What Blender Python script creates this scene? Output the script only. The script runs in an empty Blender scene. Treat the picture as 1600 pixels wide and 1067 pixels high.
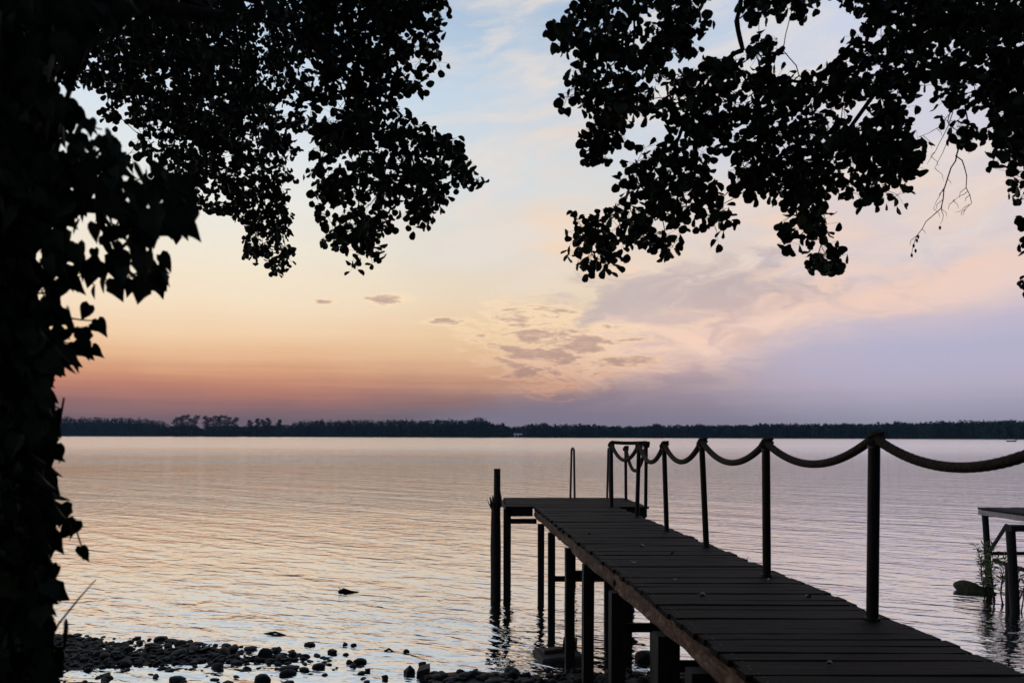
import bpy, bmesh, math, random
import numpy as np
from mathutils import Vector, Matrix, Quaternion

R = math.radians
scene = bpy.context.scene
C = scene.collection
random.seed(7)
rng = np.random.default_rng(11)

# ------------------------------------------------------------------ camera
EYE = 2.58                       # eye height above the lake
F = 1200.0                       # focal length in photograph pixels (1600 wide)
CX, CY = 690.0, 678.7            # principal point of the shifted lens
cam_d = bpy.data.cameras.new('camera')
cam_d.sensor_width = 36.0
cam_d.lens = F / 1600 * 36.0
cam_d.shift_x = (800 - CX) / 1600
cam_d.shift_y = (CY - 533.5) / 1600
cam_d.clip_start = 0.05
cam_d.clip_end = 6000
cam_d.dof.use_dof = True
cam_d.dof.focus_distance = 13.0
cam_d.dof.aperture_fstop = 4.5
cam = bpy.data.objects.new('camera', cam_d)
C.objects.link(cam)
cam.location = (0, 0, EYE)
cam.rotation_euler = (R(90), -0.0016, 0)
scene.camera = cam

# ------------------------------------------------------------------ world
SUN_AZ = R(-34)                  # the sun has just gone behind the far trees on the left
SUN_EL = R(0.6)
HAZE = 0.00009


def lin(c):
    out = []
    for v in c:
        v = v / 255.0
        out.append(v / 12.92 if v <= 0.04045 else ((v + 0.055) / 1.055) ** 2.4)
    return tuple(out)


class G:
    """small helper that writes shader maths as expressions"""

    def __init__(self, tree):
        self.t = tree

    def node(self, kind, **kw):
        n = self.t.nodes.new(kind)
        for k, v in kw.items():
            setattr(n, k, v)
        return n

    def put(self, sock, v):
        if hasattr(v, 'is_output') or isinstance(v, bpy.types.NodeSocket):
            self.t.links.new(v, sock)
        else:
            sock.default_value = v

    def m(self, op, a, b=None, c=None, clamp=False):
        n = self.node('ShaderNodeMath', operation=op, use_clamp=clamp)
        self.put(n.inputs[0], a)
        if b is not None:
            self.put(n.inputs[1], b)
        if c is not None:
            self.put(n.inputs[2], c)
        return n.outputs[0]

    def add(self, a, b): return self.m('ADD', a, b)
    def sub(self, a, b): return self.m('SUBTRACT', a, b)
    def mul(self, a, b): return self.m('MULTIPLY', a, b)

    def smooth(self, v, lo, hi, a=0.0, b=1.0):
        n = self.node('ShaderNodeMapRange', interpolation_type='SMOOTHSTEP', clamp=True)
        self.put(n.inputs[0], v)
        n.inputs[1].default_value = lo
        n.inputs[2].default_value = hi
        n.inputs[3].default_value = a
        n.inputs[4].default_value = b
        return n.outputs[0]

    def gauss(self, a, s, a0, s0, wa, ws, tilt=0.0):
        da = self.sub(a, a0)
        ds = self.sub(self.sub(s, s0), self.mul(da, tilt))
        q = self.add(self.m('POWER', self.m('ABSOLUTE', self.mul(da, 1 / wa)), 2.0),
                     self.m('POWER', self.m('ABSOLUTE', self.mul(ds, 1 / ws)), 2.0))
        return self.m('EXPONENT', self.mul(q, -1.0))

    def vec(self, x, y, z=0.0):
        n = self.node('ShaderNodeCombineXYZ')
        self.put(n.inputs[0], x)
        self.put(n.inputs[1], y)
        self.put(n.inputs[2], z)
        return n.outputs[0]

    def noise(self, v, scale, detail=4, rough=0.5, dist=0.0):
        n = self.node('ShaderNodeTexNoise')
        self.put(n.inputs['Vector'], v)
        n.inputs['Scale'].default_value = scale
        n.inputs['Detail'].default_value = detail
        n.inputs['Roughness'].default_value = rough
        n.inputs['Distortion'].default_value = dist
        return n.outputs[0]

    def ramp(self, v, stops):
        n = self.node('ShaderNodeValToRGB')
        self.put(n.inputs[0], v)
        e = n.color_ramp.elements
        while len(e) > 1:
            e.remove(e[-1])
        e[0].position = stops[0][0]
        e[0].color = (*lin(stops[0][1]), 1)
        for p, c in stops[1:]:
            k = e.new(p)
            k.color = (*lin(c), 1)
        return n.outputs[0]

    def mix(self, f, a, b):
        n = self.node('ShaderNodeMix', data_type='RGBA')
        self.put(n.inputs[0], f)
        self.put(n.inputs[6], a if not isinstance(a, tuple) else (*lin(a), 1))
        self.put(n.inputs[7], b if not isinstance(b, tuple) else (*lin(b), 1))
        return n.outputs[2]


def ang(px):
    return math.atan((px - CX) / F)


def sel(px, py):
    return (CY - py) / F * math.cos(ang(px))


world = bpy.data.worlds.new('World')
scene.world = world
world.use_nodes = True
wt = world.node_tree
wt.nodes.clear()
g = G(wt)
tc = g.node('ShaderNodeTexCoord')
sep = g.node('ShaderNodeSeparateXYZ')
wt.links.new(tc.outputs['Generated'], sep.inputs[0])
dx, dy, dz = sep.outputs
hh = g.m('SQRT', g.add(g.mul(dx, dx), g.mul(dy, dy)))
hh = g.m('MAXIMUM', hh, 0.0001)
az0 = g.m('ARCTAN2', dx, dy)
el0 = g.m('DIVIDE', dz, hh)
# soft warp of the sky coordinates so that nothing in it is ruler straight
wn = g.sub(g.noise(g.vec(g.mul(az0, 3.0), g.mul(el0, 7.0)), 2.0, 5, 0.55), 0.5)
wn2 = g.sub(g.noise(g.vec(g.mul(az0, 3.0), g.mul(el0, 9.0), 7.7), 2.6, 5, 0.55), 0.5)
az = g.add(az0, g.mul(wn2, 0.16))
el = g.add(el0, g.mul(wn, 0.06))
el_s = g.add(el0, g.mul(wn, 0.022))
str_n = g.sub(g.noise(g.vec(g.mul(az0, 1.6), g.mul(el0, 60.0), 6.1), 1.5, 5, 0.6), 0.5)
el_s = g.add(el_s, g.mul(str_n, 0.02))

SC = 0.6


def stops(px, lst):
    return [(max(0.0, min(1.0, sel(px, y) / SC)), c) for y, c in lst]


e1 = g.mul(el_s, 1 / SC)
left = g.ramp(e1, stops(300, [(679, (104, 93, 108)), (653, (110, 97, 108)), (630, (148, 109, 109)), (607, (184, 126, 110)),
                              (585, (209, 151, 120)), (558, (230, 182, 142)), (520, (243, 208, 171)), (472, (246, 225, 196)),
                              (405, (243, 231, 210)), (300, (234, 233, 227)), (150, (214, 226, 238)), (0, (188, 210, 233))]))
mid = g.ramp(e1, stops(800, [(679, (106, 100, 116)), (650, (116, 106, 116)), (624, (154, 119, 115)), (594, (198, 151, 126)),
                             (556, (228, 187, 150)), (508, (238, 207, 171)), (455, (234, 216, 191)), (400, (225, 218, 206)),
                             (300, (213, 221, 225)), (150, (197, 212, 227)), (20, (170, 193, 218)), (-40, (158, 184, 214))]))
right = g.ramp(e1, stops(1450, [(679, (150, 148, 168)), (650, (163, 160, 180)), (600, (187, 178, 198)), (540, (181, 180, 206)),
                                (485, (203, 191, 206)), (430, (213, 201, 207)), (300, (211, 206, 217)), (100, (209, 211, 226)),
                                (0, (204, 211, 229))]))
back = g.ramp(e1, [(0.0, (50, 54, 74)), (0.2, (64, 68, 92)), (0.5, (70, 80, 108)), (1.0, (82, 98, 132))])
w_mid = g.smooth(az, R(-14), R(5))
w_right = g.smooth(az, R(7), R(31))
away = g.m('ABSOLUTE', g.sub(az0, SUN_AZ))
away = g.m('MINIMUM', away, g.sub(2 * math.pi, away))
w_back = g.smooth(away, R(74), R(125))
sky = g.mix(w_mid, left, mid)
sky = g.mix(w_right, sky, right)

# high thin veil, white against the blue at the top
veil_v = g.vec(g.add(g.mul(az, 2.0), g.mul(el, 2.3)), g.sub(g.mul(el, 7.0), g.mul(az, 2.0)))
veil = g.smooth(g.noise(veil_v, 2.0, 7, 0.55, 0.7), 0.43, 0.67)
veil = g.mul(veil, g.smooth(el0, 0.12, 0.26))
veil = g.mul(veil, g.smooth(az, R(-12), R(4)))
sky = g.mix(g.mul(veil, 0.78), sky, (233, 223, 215))

# warm pink billows lit from below on the right
pv = g.vec(g.mul(az, 5.0), g.mul(el, 13.0), 3.1)
pn = g.noise(pv, 1.25, 6, 0.55, 0.6)
pk = g.smooth(pn, 0.43, 0.64)
zone = g.m('MAXIMUM', g.gauss(az, el, ang(960), sel(960, 370), 0.12, 0.075, -0.25),
           g.mul(g.gauss(az, el, ang(1190), sel(1190, 335), 0.28, 0.05, -0.02), 0.8))
zone = g.m('MAXIMUM', zone, g.mul(g.gauss(az, el, ang(905), sel(905, 290), 0.07, 0.12, -0.9), 0.6))
sky = g.mix(g.mul(zone, g.add(0.32, g.mul(pk, 0.68))), sky, (250, 214, 182))

# grey mauve cloud in the middle
gn = g.noise(g.vec(g.mul(az, 6.0), g.mul(el, 15.0), 9.4), 1.9, 7, 0.58, 0.7)
gz = g.gauss(az, el, ang(1085), sel(1085, 462), 0.175, 0.042, -0.02)
gz = g.smooth(g.add(gz, g.mul(g.mul(g.sub(gn, 0.5), 2.0), g.smooth(gz, 0.02, 0.3))), 0.15, 0.75)
sky = g.mix(g.mul(gz, 0.85), sky, (194, 179, 180))

# peach rim under it, running into the lilac on the right
rn = g.noise(g.vec(g.mul(az, 4.0), g.mul(el, 13.0), 5.5), 1.7, 6, 0.55, 0.4)
lineh = g.add(0.018, g.mul(g.add(az, R(2.4)), 0.195))
ds = g.sub(el, lineh)
rim = g.m('EXPONENT', g.mul(g.m('POWER', g.m('ABSOLUTE', g.mul(g.sub(ds, 0.032), 1 / 0.03)), 2.0), -1.0))
rim = g.mul(rim, g.mul(g.smooth(az, R(4), R(12)), g.smooth(az, R(70), R(36))))
sky = g.mix(g.mul(rim, g.smooth(rn, 0.3, 0.62, 0.2, 0.9)), sky, (240, 205, 188))
bill = g.noise(g.vec(g.mul(az, 8.0), g.mul(el, 18.0), 3.7), 1.9, 7, 0.56, 0.8)
bzone = g.m('MAXIMUM', g.gauss(az, el, ang(1010), sel(1010, 545), 0.12, 0.05, 0.1), g.mul(g.gauss(az, el, ang(1230), sel(1230, 470), 0.2, 0.05, 0.1), 0.7))
sky = g.mix(g.mul(bzone, g.smooth(bill, 0.44, 0.62, 0.0, 0.9)), sky, (249, 212, 188))
sky = g.mix(g.mul(bzone, g.smooth(bill, 0.48, 0.34, 0.0, 0.6)), sky, (186, 163, 168))
for (px, py, wa, ws, k) in ((1235, 498, 0.035, 0.0085, 0.7), (1165, 500, 0.03, 0.006, 0.5), (1085, 545, 0.035, 0.017, 0.55),
                            (1560, 442, 0.13, 0.02, 0.6), (1000, 520, 0.04, 0.03, 0.45)):
    sky = g.mix(g.mul(g.gauss(az, el, ang(px), sel(px, py), wa, ws, 0.05), k), sky, (243, 212, 198))

# low mauve bank that climbs to the right
bankn = g.sub(g.noise(g.vec(g.mul(az0, 9.0), g.mul(el0, 20.0), 1.0), 1.8, 6, 0.6), 0.5)
bank = g.smooth(g.add(g.sub(lineh, el_s), g.mul(bankn, 0.022)), -0.016, 0.022)
bank = g.mul(bank, g.smooth(az, R(-5), R(1)))
low = g.ramp(g.smooth(az, R(0), R(36)), [(0.0, (128, 112, 124)), (0.3, (154, 137, 150)), (0.6, (179, 167, 183)), (1.0, (184, 179, 203))])
low = g.mix(g.smooth(el0, 0.09, 0.0), low, (128, 122, 142))
lowk = g.smooth(az, R(9), R(30), 0.88, 0.25)
sky = g.mix(g.mul(bank, lowk), sky, low)

# broken small clouds with bright rims
cv = g.vec(g.add(g.mul(az0, 9.0), g.mul(el0, 8.0)), g.mul(el0, 34.0), 5.2)
cn = g.noise(cv, 2.1, 8, 0.62, 0.5)
cz = g.gauss(az0, el0, ang(835), sel(835, 540), 0.085, 0.056, -0.18)
cz = g.m('MAXIMUM', cz, g.mul(g.gauss(az0, el0, ang(905), sel(905, 552), 0.10, 0.040, 0.0), 0.9))
cz = g.m('MAXIMUM', cz, g.mul(g.gauss(az0, el0, ang(606), sel(606, 468), 0.03, 0.0095), 1.05))
cz = g.m('MAXIMUM', cz, g.mul(g.gauss(az0, el0, ang(500), sel(500, 471), 0.022, 0.005), 0.75))
cz = g.m('MAXIMUM', cz, g.mul(g.gauss(az0, el0, ang(690), sel(690, 503), 0.04, 0.006), 0.7))
cd = g.add(g.mul(cz, 0.5), g.mul(g.mul(g.sub(cn, 0.5), 1.5), g.smooth(cz, 0.05, 0.4)))
fine = g.noise(g.vec(g.mul(az0, 26.0), g.mul(el0, 90.0), 1.3), 2.0, 6, 0.65)
cd = g.add(cd, g.mul(g.mul(g.sub(fine, 0.5), 0.5), g.smooth(cz, 0.05, 0.4)))
rimc = g.smooth(cd, 0.10, 0.30)
body = g.mul(g.smooth(cd, 0.28, 0.52), g.smooth(fine, 0.2, 0.62, 0.55, 1.0))
glow = g.smooth(el0, 0.03, 0.15)
sky = g.mix(g.mul(rimc, 0.58), sky, g.mix(glow, (214, 158, 132), (255, 226, 188)))
sky = g.mix(g.mul(body, 0.78), sky, g.mix(glow, (156, 120, 120), (182, 150, 142)))
# long thin bars of cloud low on the left
bv = g.noise(g.vec(g.mul(az0, 3.5), g.mul(el0, 95.0), 4.0), 1.2, 4, 0.5)
bar = g.mul(g.smooth(bv, 0.55, 0.75), g.mul(g.smooth(el0, 0.012, 0.035), g.smooth(el0, 0.1, 0.06)))
sky = g.mix(g.mul(g.mul(bar, g.smooth(az, R(8), R(-4))), 0.35), sky, (140, 104, 112))

sky = g.mix(w_back, sky, back)
sky = g.mix(g.smooth(el0, 0.56, 1.9), sky, (92, 112, 150))
bg = g.node('ShaderNodeBackground')
wt.links.new(sky, bg.inputs[0])
bg.inputs[1].default_value = 1.0
nish = g.node('ShaderNodeTexSky', sky_type='NISHITA')
nish.sun_disc = False
nish.sun_elevation = SUN_EL
nish.sun_rotation = SUN_AZ
bg2 = g.node('ShaderNodeBackground')
wt.links.new(nish.outputs[0], bg2.inputs[0])
bg2.inputs[1].default_value = 0.003
ash = g.node('ShaderNodeAddShader')
wt.links.new(bg.outputs[0], ash.inputs[0])
wt.links.new(bg2.outputs[0], ash.inputs[1])
wo = g.node('ShaderNodeOutputWorld')
wt.links.new(ash.outputs[0], wo.inputs[0])

sun_d = bpy.data.lights.new('sun', 'SUN')
sun_d.energy = 0.15
sun_d.angle = R(0.5)
sun_d.color = (1.0, 0.62, 0.36)
sun = bpy.data.objects.new('sun', sun_d)
C.objects.link(sun)
sd = Vector((math.sin(SUN_AZ) * math.cos(SUN_EL), math.cos(SUN_AZ) * math.cos(SUN_EL), math.sin(SUN_EL)))
sun.rotation_euler = sd.to_track_quat('Z', 'Y').to_euler()
sun.location = (-30, 60, 30)

scene.view_settings.view_transform = 'Standard'
scene.view_settings.look = 'None'
scene.view_settings.exposure = 0
scene.view_settings.gamma = 1
scene.view_settings.use_curve_mapping = False
scene.cycles.max_bounces = 6
scene.cycles.diffuse_bounces = 2
scene.cycles.glossy_bounces = 4
scene.cycles.use_denoising = True


# ------------------------------------------------------------------ helpers
def P(px, py, Y):
    """a place at depth Y that shows at photograph pixel (px, py)"""
    return Vector(((px - CX) / F * Y, Y, EYE + (CY - py) / F * Y))


def W(px, py, z=0.0):
    """the point of the level z that shows at photograph pixel (px, py)"""
    Y = (EYE - z) * F / (py - CY)
    return Vector(((px - CX) / F * Y, Y, z))


def tag(o, label=None, cat=None, group=None, kind=None):
    if label:
        o['label'] = label
    if cat:
        o['category'] = cat
    if group:
        o['group'] = group
    if kind:
        o['kind'] = kind
    return o


def thing(name, label, cat, loc=(0, 0, 0), group=None, rz=0.0):
    o = bpy.data.objects.new(name, None)
    o.empty_display_size = 0.2
    C.objects.link(o)
    o.location = loc
    o.rotation_euler = (0, 0, rz)
    return tag(o, label, cat, group)


def link_mesh(name, me, mat=None, parent=None, kind=None, smooth=True, world_coords=True):
    o = bpy.data.objects.new(name, me)
    C.objects.link(o)
    if mat and not me.materials:
        me.materials.append(mat)
    if smooth and len(me.polygons):
        me.polygons.foreach_set('use_smooth', [True] * len(me.polygons))
    if parent:
        o.parent = parent
        if world_coords:            # the mesh was written in world coordinates
            o.matrix_parent_inverse = Matrix.LocRotScale(parent.location, parent.rotation_euler, parent.scale).inverted()
    if kind:
        o['kind'] = kind
    return o


def place_child(o, parent, M):
    """parent o and put it at the world matrix M (parents here carry only a location)"""
    o.parent = parent
    o.matrix_basis = Matrix.Translation(-parent.location) @ M


class MB:
    def __init__(self):
        self.v = []
        self.f = []

    def add(self, vs, fs):
        b = len(self.v)
        self.v += [tuple(x) for x in vs]
        self.f += [tuple(b + i for i in f) for f in fs]

    def box(self, lo, hi, M=None, bev=0.0):
        x0, y0, z0 = lo
        x1, y1, z1 = hi
        if bev <= 0:
            vs = [(x0, y0, z0), (x1, y0, z0), (x1, y1, z0), (x0, y1, z0), (x0, y0, z1), (x1, y0, z1), (x1, y1, z1), (x0, y1, z1)]
            fs = [(0, 3, 2, 1), (4, 5, 6, 7), (0, 1, 5, 4), (1, 2, 6, 5), (2, 3, 7, 6), (3, 0, 4, 7)]
        else:
            b = bev
            vs = []
            for z, i in ((z0, b), (z0 + b, 0), (z1 - b, 0), (z1, b)):
                vs += [(x0 + i, y0 + i, z), (x1 - i, y0 + i, z), (x1 - i, y1 - i, z), (x0 + i, y1 - i, z)]
            fs = [(3, 2, 1, 0), (12, 13, 14, 15)]
            for k in range(3):
                for j in range(4):
                    a = k * 4 + j
                    c = k * 4 + (j + 1) % 4
                    fs.append((a, c, c + 4, a + 4))
        if M:
            vs = [M @ Vector(p) for p in vs]
        self.add(vs, fs)

    def tube(self, pts, rad, n=8, cap=True, wob=0.0, twist=None):
        pts = [Vector(p) for p in pts]
        if not hasattr(rad, '__len__'):
            rad = [rad] * len(pts)
        vs, fs = [], []
        up = None
        for i, p in enumerate(pts):
            if i == 0:
                t = pts[1] - p
            elif i == len(pts) - 1:
                t = p - pts[i - 1]
            else:
                t = pts[i + 1] - pts[i - 1]
            t.normalize()
            if up is None:
                up = t.cross(Vector((0.31, 0.2, 0.93)))
                if up.length < 1e-3:
                    up = t.cross(Vector((1, 0, 0)))
                up.normalize()
            up = (up - t * up.dot(t)).normalized()
            bi = t.cross(up)
            for k in range(n):
                a = 2 * math.pi * k / n
                rr = rad[i]
                if twist:
                    rr *= twist(i, a)
                if wob:
                    rr *= 1 + random.uniform(-wob, wob)
                vs.append(p + (up * math.cos(a) + bi * math.sin(a)) * rr)
        for i in range(len(pts) - 1):
            for k in range(n):
                a = i * n + k
                b = i * n + (k + 1) % n
                fs.append((a, b, b + n, a + n))
        if cap:
            fs.append(tuple(range(n - 1, -1, -1)))
            fs.append(tuple(range((len(pts) - 1) * n, len(pts) * n)))
        self.add(vs, fs)

    def mesh(self, name):
        me = bpy.data.meshes.new(name)
        me.from_pydata(self.v, [], self.f)
        me.update()
        return me

    def build(self, name, mat, parent=None, kind=None, smooth=False, sharp=None):
        me = self.mesh(name)
        o = link_mesh(name, me, mat, parent, kind, smooth)
        if sharp:
            me.set_sharp_from_angle(angle=R(sharp))
        return o


def np_mesh(name, verts, faces, nper):
    """fast mesh from arrays; faces all have nper corners"""
    me = bpy.data.meshes.new(name)
    nf = len(faces)
    me.vertices.add(len(verts))
    me.vertices.foreach_set('co', np.asarray(verts, np.float32).ravel())
    me.loops.add(nf * nper)
    me.loops.foreach_set('vertex_index', np.asarray(faces, np.int32).ravel())
    me.polygons.add(nf)
    me.polygons.foreach_set('loop_start', np.arange(0, nf * nper, nper, dtype=np.int32))
    me.update(calc_edges=True)
    me.validate()
    return me


def mat_new(name):
    m = bpy.data.materials.new(name)
    m.use_nodes = True
    t = m.node_tree
    t.nodes.clear()
    gg = G(t)
    out = gg.node('ShaderNodeOutputMaterial')
    return m, gg, out


def basic(name, c0, c1, scale=6.0, stretch=(1, 1, 1), rough=0.7, bump=0.3, dist=0.01, spec=0.3, detail=6, c2=None, vary=0.5):
    """two-tone noisy surface with relief; colours are linear base colours"""
    m, gg, out = mat_new(name)
    tcn = gg.node('ShaderNodeTexCoord')
    mp = gg.node('ShaderNodeMapping')
    mp.inputs['Scale'].default_value = stretch
    oi = gg.node('ShaderNodeObjectInfo')
    gg.put(mp.inputs['Vector'], tcn.outputs['Object'])
    off = gg.vec(gg.mul(oi.outputs['Random'], 37.0), gg.mul(oi.outputs['Random'], 11.0), 0.0)
    gg.put(mp.inputs['Location'], off)
    n1 = gg.noise(mp.outputs[0], scale, detail, 0.6, 0.3)
    n2 = gg.noise(mp.outputs[0], scale * 4.3, 3, 0.6)
    mx = gg.node('ShaderNodeMix', data_type='RGBA')
    gg.put(mx.inputs[0], gg.smooth(n1, 0.32, 0.7))
    mx.inputs[6].default_value = (*c0, 1)
    mx.inputs[7].default_value = (*c1, 1)
    col = mx.outputs[2]
    if c2:
        m2 = gg.node('ShaderNodeMix', data_type='RGBA')
        gg.put(m2.inputs[0], gg.smooth(gg.noise(mp.outputs[0], scale * 0.45, 4, 0.6), 0.52, 0.66))
        gg.put(m2.inputs[6], col)
        m2.inputs[7].default_value = (*c2, 1)
        col = m2.outputs[2]
    hv = gg.node('ShaderNodeHueSaturation')
    gg.put(hv.inputs['Color'], col)
    gg.put(hv.inputs['Value'], gg.add(1.0 - 0.5 * vary, gg.mul(oi.outputs['Random'], vary)))
    b = gg.node('ShaderNodeBsdfPrincipled')
    gg.put(b.inputs['Base Color'], hv.outputs[0])
    gg.put(b.inputs['Roughness'], gg.add(rough - 0.1, gg.mul(n2, 0.2)))
    b.inputs['Specular IOR Level'].default_value = spec
    bp = gg.node('ShaderNodeBump')
    bp.inputs['Strength'].default_value = bump
    bp.inputs['Distance'].default_value = dist
    gg.put(bp.inputs['Height'], gg.add(n1, gg.mul(n2, 0.4)))
    gg.put(b.inputs['Normal'], bp.outputs[0])
    gg.put(out.inputs[0], b.outputs[0])
    return m


M = {}
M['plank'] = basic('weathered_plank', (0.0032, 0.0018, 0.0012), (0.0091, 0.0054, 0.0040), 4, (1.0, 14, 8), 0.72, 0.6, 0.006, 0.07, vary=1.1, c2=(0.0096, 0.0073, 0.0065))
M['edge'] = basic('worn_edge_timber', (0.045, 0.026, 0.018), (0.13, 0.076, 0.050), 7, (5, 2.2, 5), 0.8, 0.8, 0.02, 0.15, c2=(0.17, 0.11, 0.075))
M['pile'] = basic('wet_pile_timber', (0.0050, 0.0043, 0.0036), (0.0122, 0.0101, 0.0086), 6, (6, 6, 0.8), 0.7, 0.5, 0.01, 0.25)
M['post'] = basic('dark_post', (0.004, 0.0035, 0.003), (0.010, 0.009, 0.008), 9, (5, 5, 0.7), 0.55, 0.3, 0.003, 0.2)
M['cap'] = basic('post_cap_metal', (0.0250, 0.0240, 0.0230), (0.0500, 0.0475, 0.0450), 20, (1, 1, 1), 0.45, 0.2, 0.001, 0.5)
M['rope'] = basic('old_hemp_rope', (0.0176, 0.0132, 0.0106), (0.0374, 0.0290, 0.0229), 40, (1, 1, 1), 0.9, 0.5, 0.003, 0.1)
M['steel'] = basic('ladder_tube', (0.0100, 0.0100, 0.0100), (0.0250, 0.0250, 0.0250), 12, (1, 1, 1), 0.4, 0.1, 0.001, 0.5)
M['stone'] = basic('wet_cobble', (0.0056, 0.0056, 0.0049), (0.0158, 0.0150, 0.0133), 7, (1, 1, 1), 0.6, 0.5, 0.01, 0.15, c2=(0.0077, 0.0098, 0.0042))
M['slab'] = basic('old_concrete', (0.0210, 0.0189, 0.0168), (0.0490, 0.0434, 0.0385), 7, (1, 1, 1), 0.75, 0.5, 0.01, 0.25)
M['ground'] = basic('shore_mud', (0.0072, 0.0066, 0.0054), (0.0210, 0.0186, 0.0150), 1.5, (1, 1, 1), 0.7, 0.7, 0.03, 0.25)
M['bark'] = basic('bark', (0.012, 0.010, 0.008), (0.036, 0.030, 0.025), 5, (4, 4, 0.8), 0.9, 0.9, 0.02, 0.1)
M['twig'] = basic('twig_bark', (0.016, 0.012, 0.010), (0.032, 0.024, 0.019), 12, (1, 1, 1), 0.9, 0.3, 0.002, 0.1)
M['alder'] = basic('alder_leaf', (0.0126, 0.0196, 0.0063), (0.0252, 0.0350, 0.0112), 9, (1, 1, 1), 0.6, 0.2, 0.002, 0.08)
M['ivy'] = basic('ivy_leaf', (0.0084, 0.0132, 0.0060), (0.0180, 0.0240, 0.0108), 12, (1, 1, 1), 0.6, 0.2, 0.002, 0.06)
M['willow'] = basic('willow_leaf', (0.1200, 0.1520, 0.0480), (0.2080, 0.2400, 0.0880), 9, (1, 1, 1), 0.6, 0.2, 0.002, 0.25)
M['straw'] = basic('dry_stalk', (0.10, 0.08, 0.05), (0.17, 0.14, 0.09), 9, (1, 1, 1), 0.8, 0.2, 0.002, 0.1)
M['farleaf'] = basic('far_foliage', (0.022, 0.040, 0.042), (0.040, 0.060, 0.056), 0.05, (1, 1, 1), 0.9, 0.0, 0.01, 0.0)
M['farbark'] = basic('far_bark', (0.03, 0.03, 0.03), (0.05, 0.045, 0.04), 0.3, (1, 1, 1), 0.9, 0.0, 0.01, 0.0)
M['farbank'] = basic('far_bank_grass', (0.030, 0.040, 0.030), (0.05, 0.06, 0.042), 0.02, (1, 1, 1), 0.9, 0.0, 0.01, 0.0)
M['wall'] = basic('pale_wall', (0.5, 0.5, 0.5), (0.62, 0.61, 0.6), 2, (1, 1, 1), 0.8, 0.1, 0.01, 0.2)
M['roof'] = basic('pale_roof', (0.36, 0.37, 0.40), (0.46, 0.47, 0.5), 2, (1, 1, 1), 0.6, 0.1, 0.01, 0.3)
M['hull'] = basic('dark_hull', (0.02, 0.02, 0.024), (0.035, 0.035, 0.04), 2, (1, 1, 1), 0.6, 0.1, 0.01, 0.3)
M['coat'] = basic('dark_coat', (0.02, 0.022, 0.03), (0.03, 0.032, 0.04), 6, (1, 1, 1), 0.9, 0.1, 0.01, 0.1)
M['log'] = basic('mossy_log', (0.022, 0.020, 0.014), (0.05, 0.052, 0.024), 6, (1, 3, 3), 0.85, 0.7, 0.02, 0.15)
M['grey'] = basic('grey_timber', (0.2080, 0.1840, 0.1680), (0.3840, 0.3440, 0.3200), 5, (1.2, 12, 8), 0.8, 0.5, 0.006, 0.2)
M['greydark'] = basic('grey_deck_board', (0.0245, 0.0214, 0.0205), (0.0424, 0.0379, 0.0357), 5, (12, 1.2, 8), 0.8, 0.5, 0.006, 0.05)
M['deadleaf'] = basic('dead_leaf', (0.22, 0.18, 0.15), (0.36, 0.30, 0.26), 30, (1, 1, 1), 0.8, 0.2, 0.002, 0.1)


# ------------------------------------------------------------------ ground, lake bed and water
def shore_y(X):
    """how far out the beach reaches at X: a cobble spit on the left, the water line nearer on the right"""
    X = np.asarray(X, float)
    a = 1.0 / (1.0 + np.exp((X + 1.75) * 4.0))
    b = 1.0 / (1.0 + np.exp((X + 3.6) * 1.3))
    return 8.25 + 0.75 * a + 0.85 * b


def vnoise(x, y, seed=0):
    """smooth value noise in 0..1"""
    x = np.asarray(x, float)
    y = np.asarray(y, float)
    xi = np.floor(x).astype(np.int64)
    yi = np.floor(y).astype(np.int64)
    fx = x - xi
    fy = y - yi
    fx = fx * fx * (3 - 2 * fx)
    fy = fy * fy * (3 - 2 * fy)

    def h(a, b):
        n = (a * 374761393 + b * 668265263 + seed * 1442695041) & 0xffffffff
        n = ((n ^ (n >> 13)) * 1274126177) & 0xffffffff
        return ((n ^ (n >> 16)) & 0xffff) / 65535.0
    return (h(xi, yi) * (1 - fx) + h(xi + 1, yi) * fx) * (1 - fy) + (h(xi, yi + 1) * (1 - fx) + h(xi + 1, yi + 1) * fx) * fy


def ground_z(X, Y):
    X = np.asarray(X, float)
    Y = np.asarray(Y, float)
    d = shore_y(X) - Y
    low = np.where(d > 0, 0.045 * d, 0.16 * d)
    low = low + 0.05 * (vnoise(X * 1.7, Y * 2.6, 3) - 0.5) + 0.03 * (vnoise(X * 5, Y * 5, 4) - 0.5)
    # a shallow rill of water between spit and bank
    low = low - 0.10 * np.exp(-((Y - 8.12) / 0.42) ** 2) * (X < -0.2)
    t = np.clip((7.9 - Y) / 5.2, 0, 1)
    bank = 1.02 * t * t * (3 - 2 * t)
    return np.maximum(low + bank, -1.6)


def axis(*spans):
    out = []
    for a, b, n in spans:
        out += list(np.linspace(a, b, n, endpoint=False))
    out.append(spans[-1][1])
    return np.array(out)


gx = axis((-1500, -60, 14), (-60, -14, 16), (-14, 14, 260), (14, 60, 16), (60, 1500, 14))
gy = axis((-600, -40, 10), (-40, 0, 12), (0, 14, 170), (14, 80, 12), (80, 1500, 12))
GX, GY = np.meshgrid(gx, gy)
GZ = ground_z(GX, GY)
nx, ny = len(gx), len(gy)
idx = np.arange(nx * ny).reshape(ny, nx)
quads = np.stack([idx[:-1, :-1], idx[:-1, 1:], idx[1:, 1:], idx[1:, :-1]], -1).reshape(-1, 4)
me = np_mesh('ground', np.stack([GX, GY, GZ], -1).reshape(-1, 3), quads, 4)
link_mesh('ground', me, M['ground'], kind='structure')

m, gg, out = mat_new('lake_water')
geo = gg.node('ShaderNodeNewGeometry')
sp = gg.node('ShaderNodeSeparateXYZ')
gg.put(sp.inputs[0], geo.outputs['Position'])
wx, wy = sp.outputs[0], sp.outputs[1]


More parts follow.
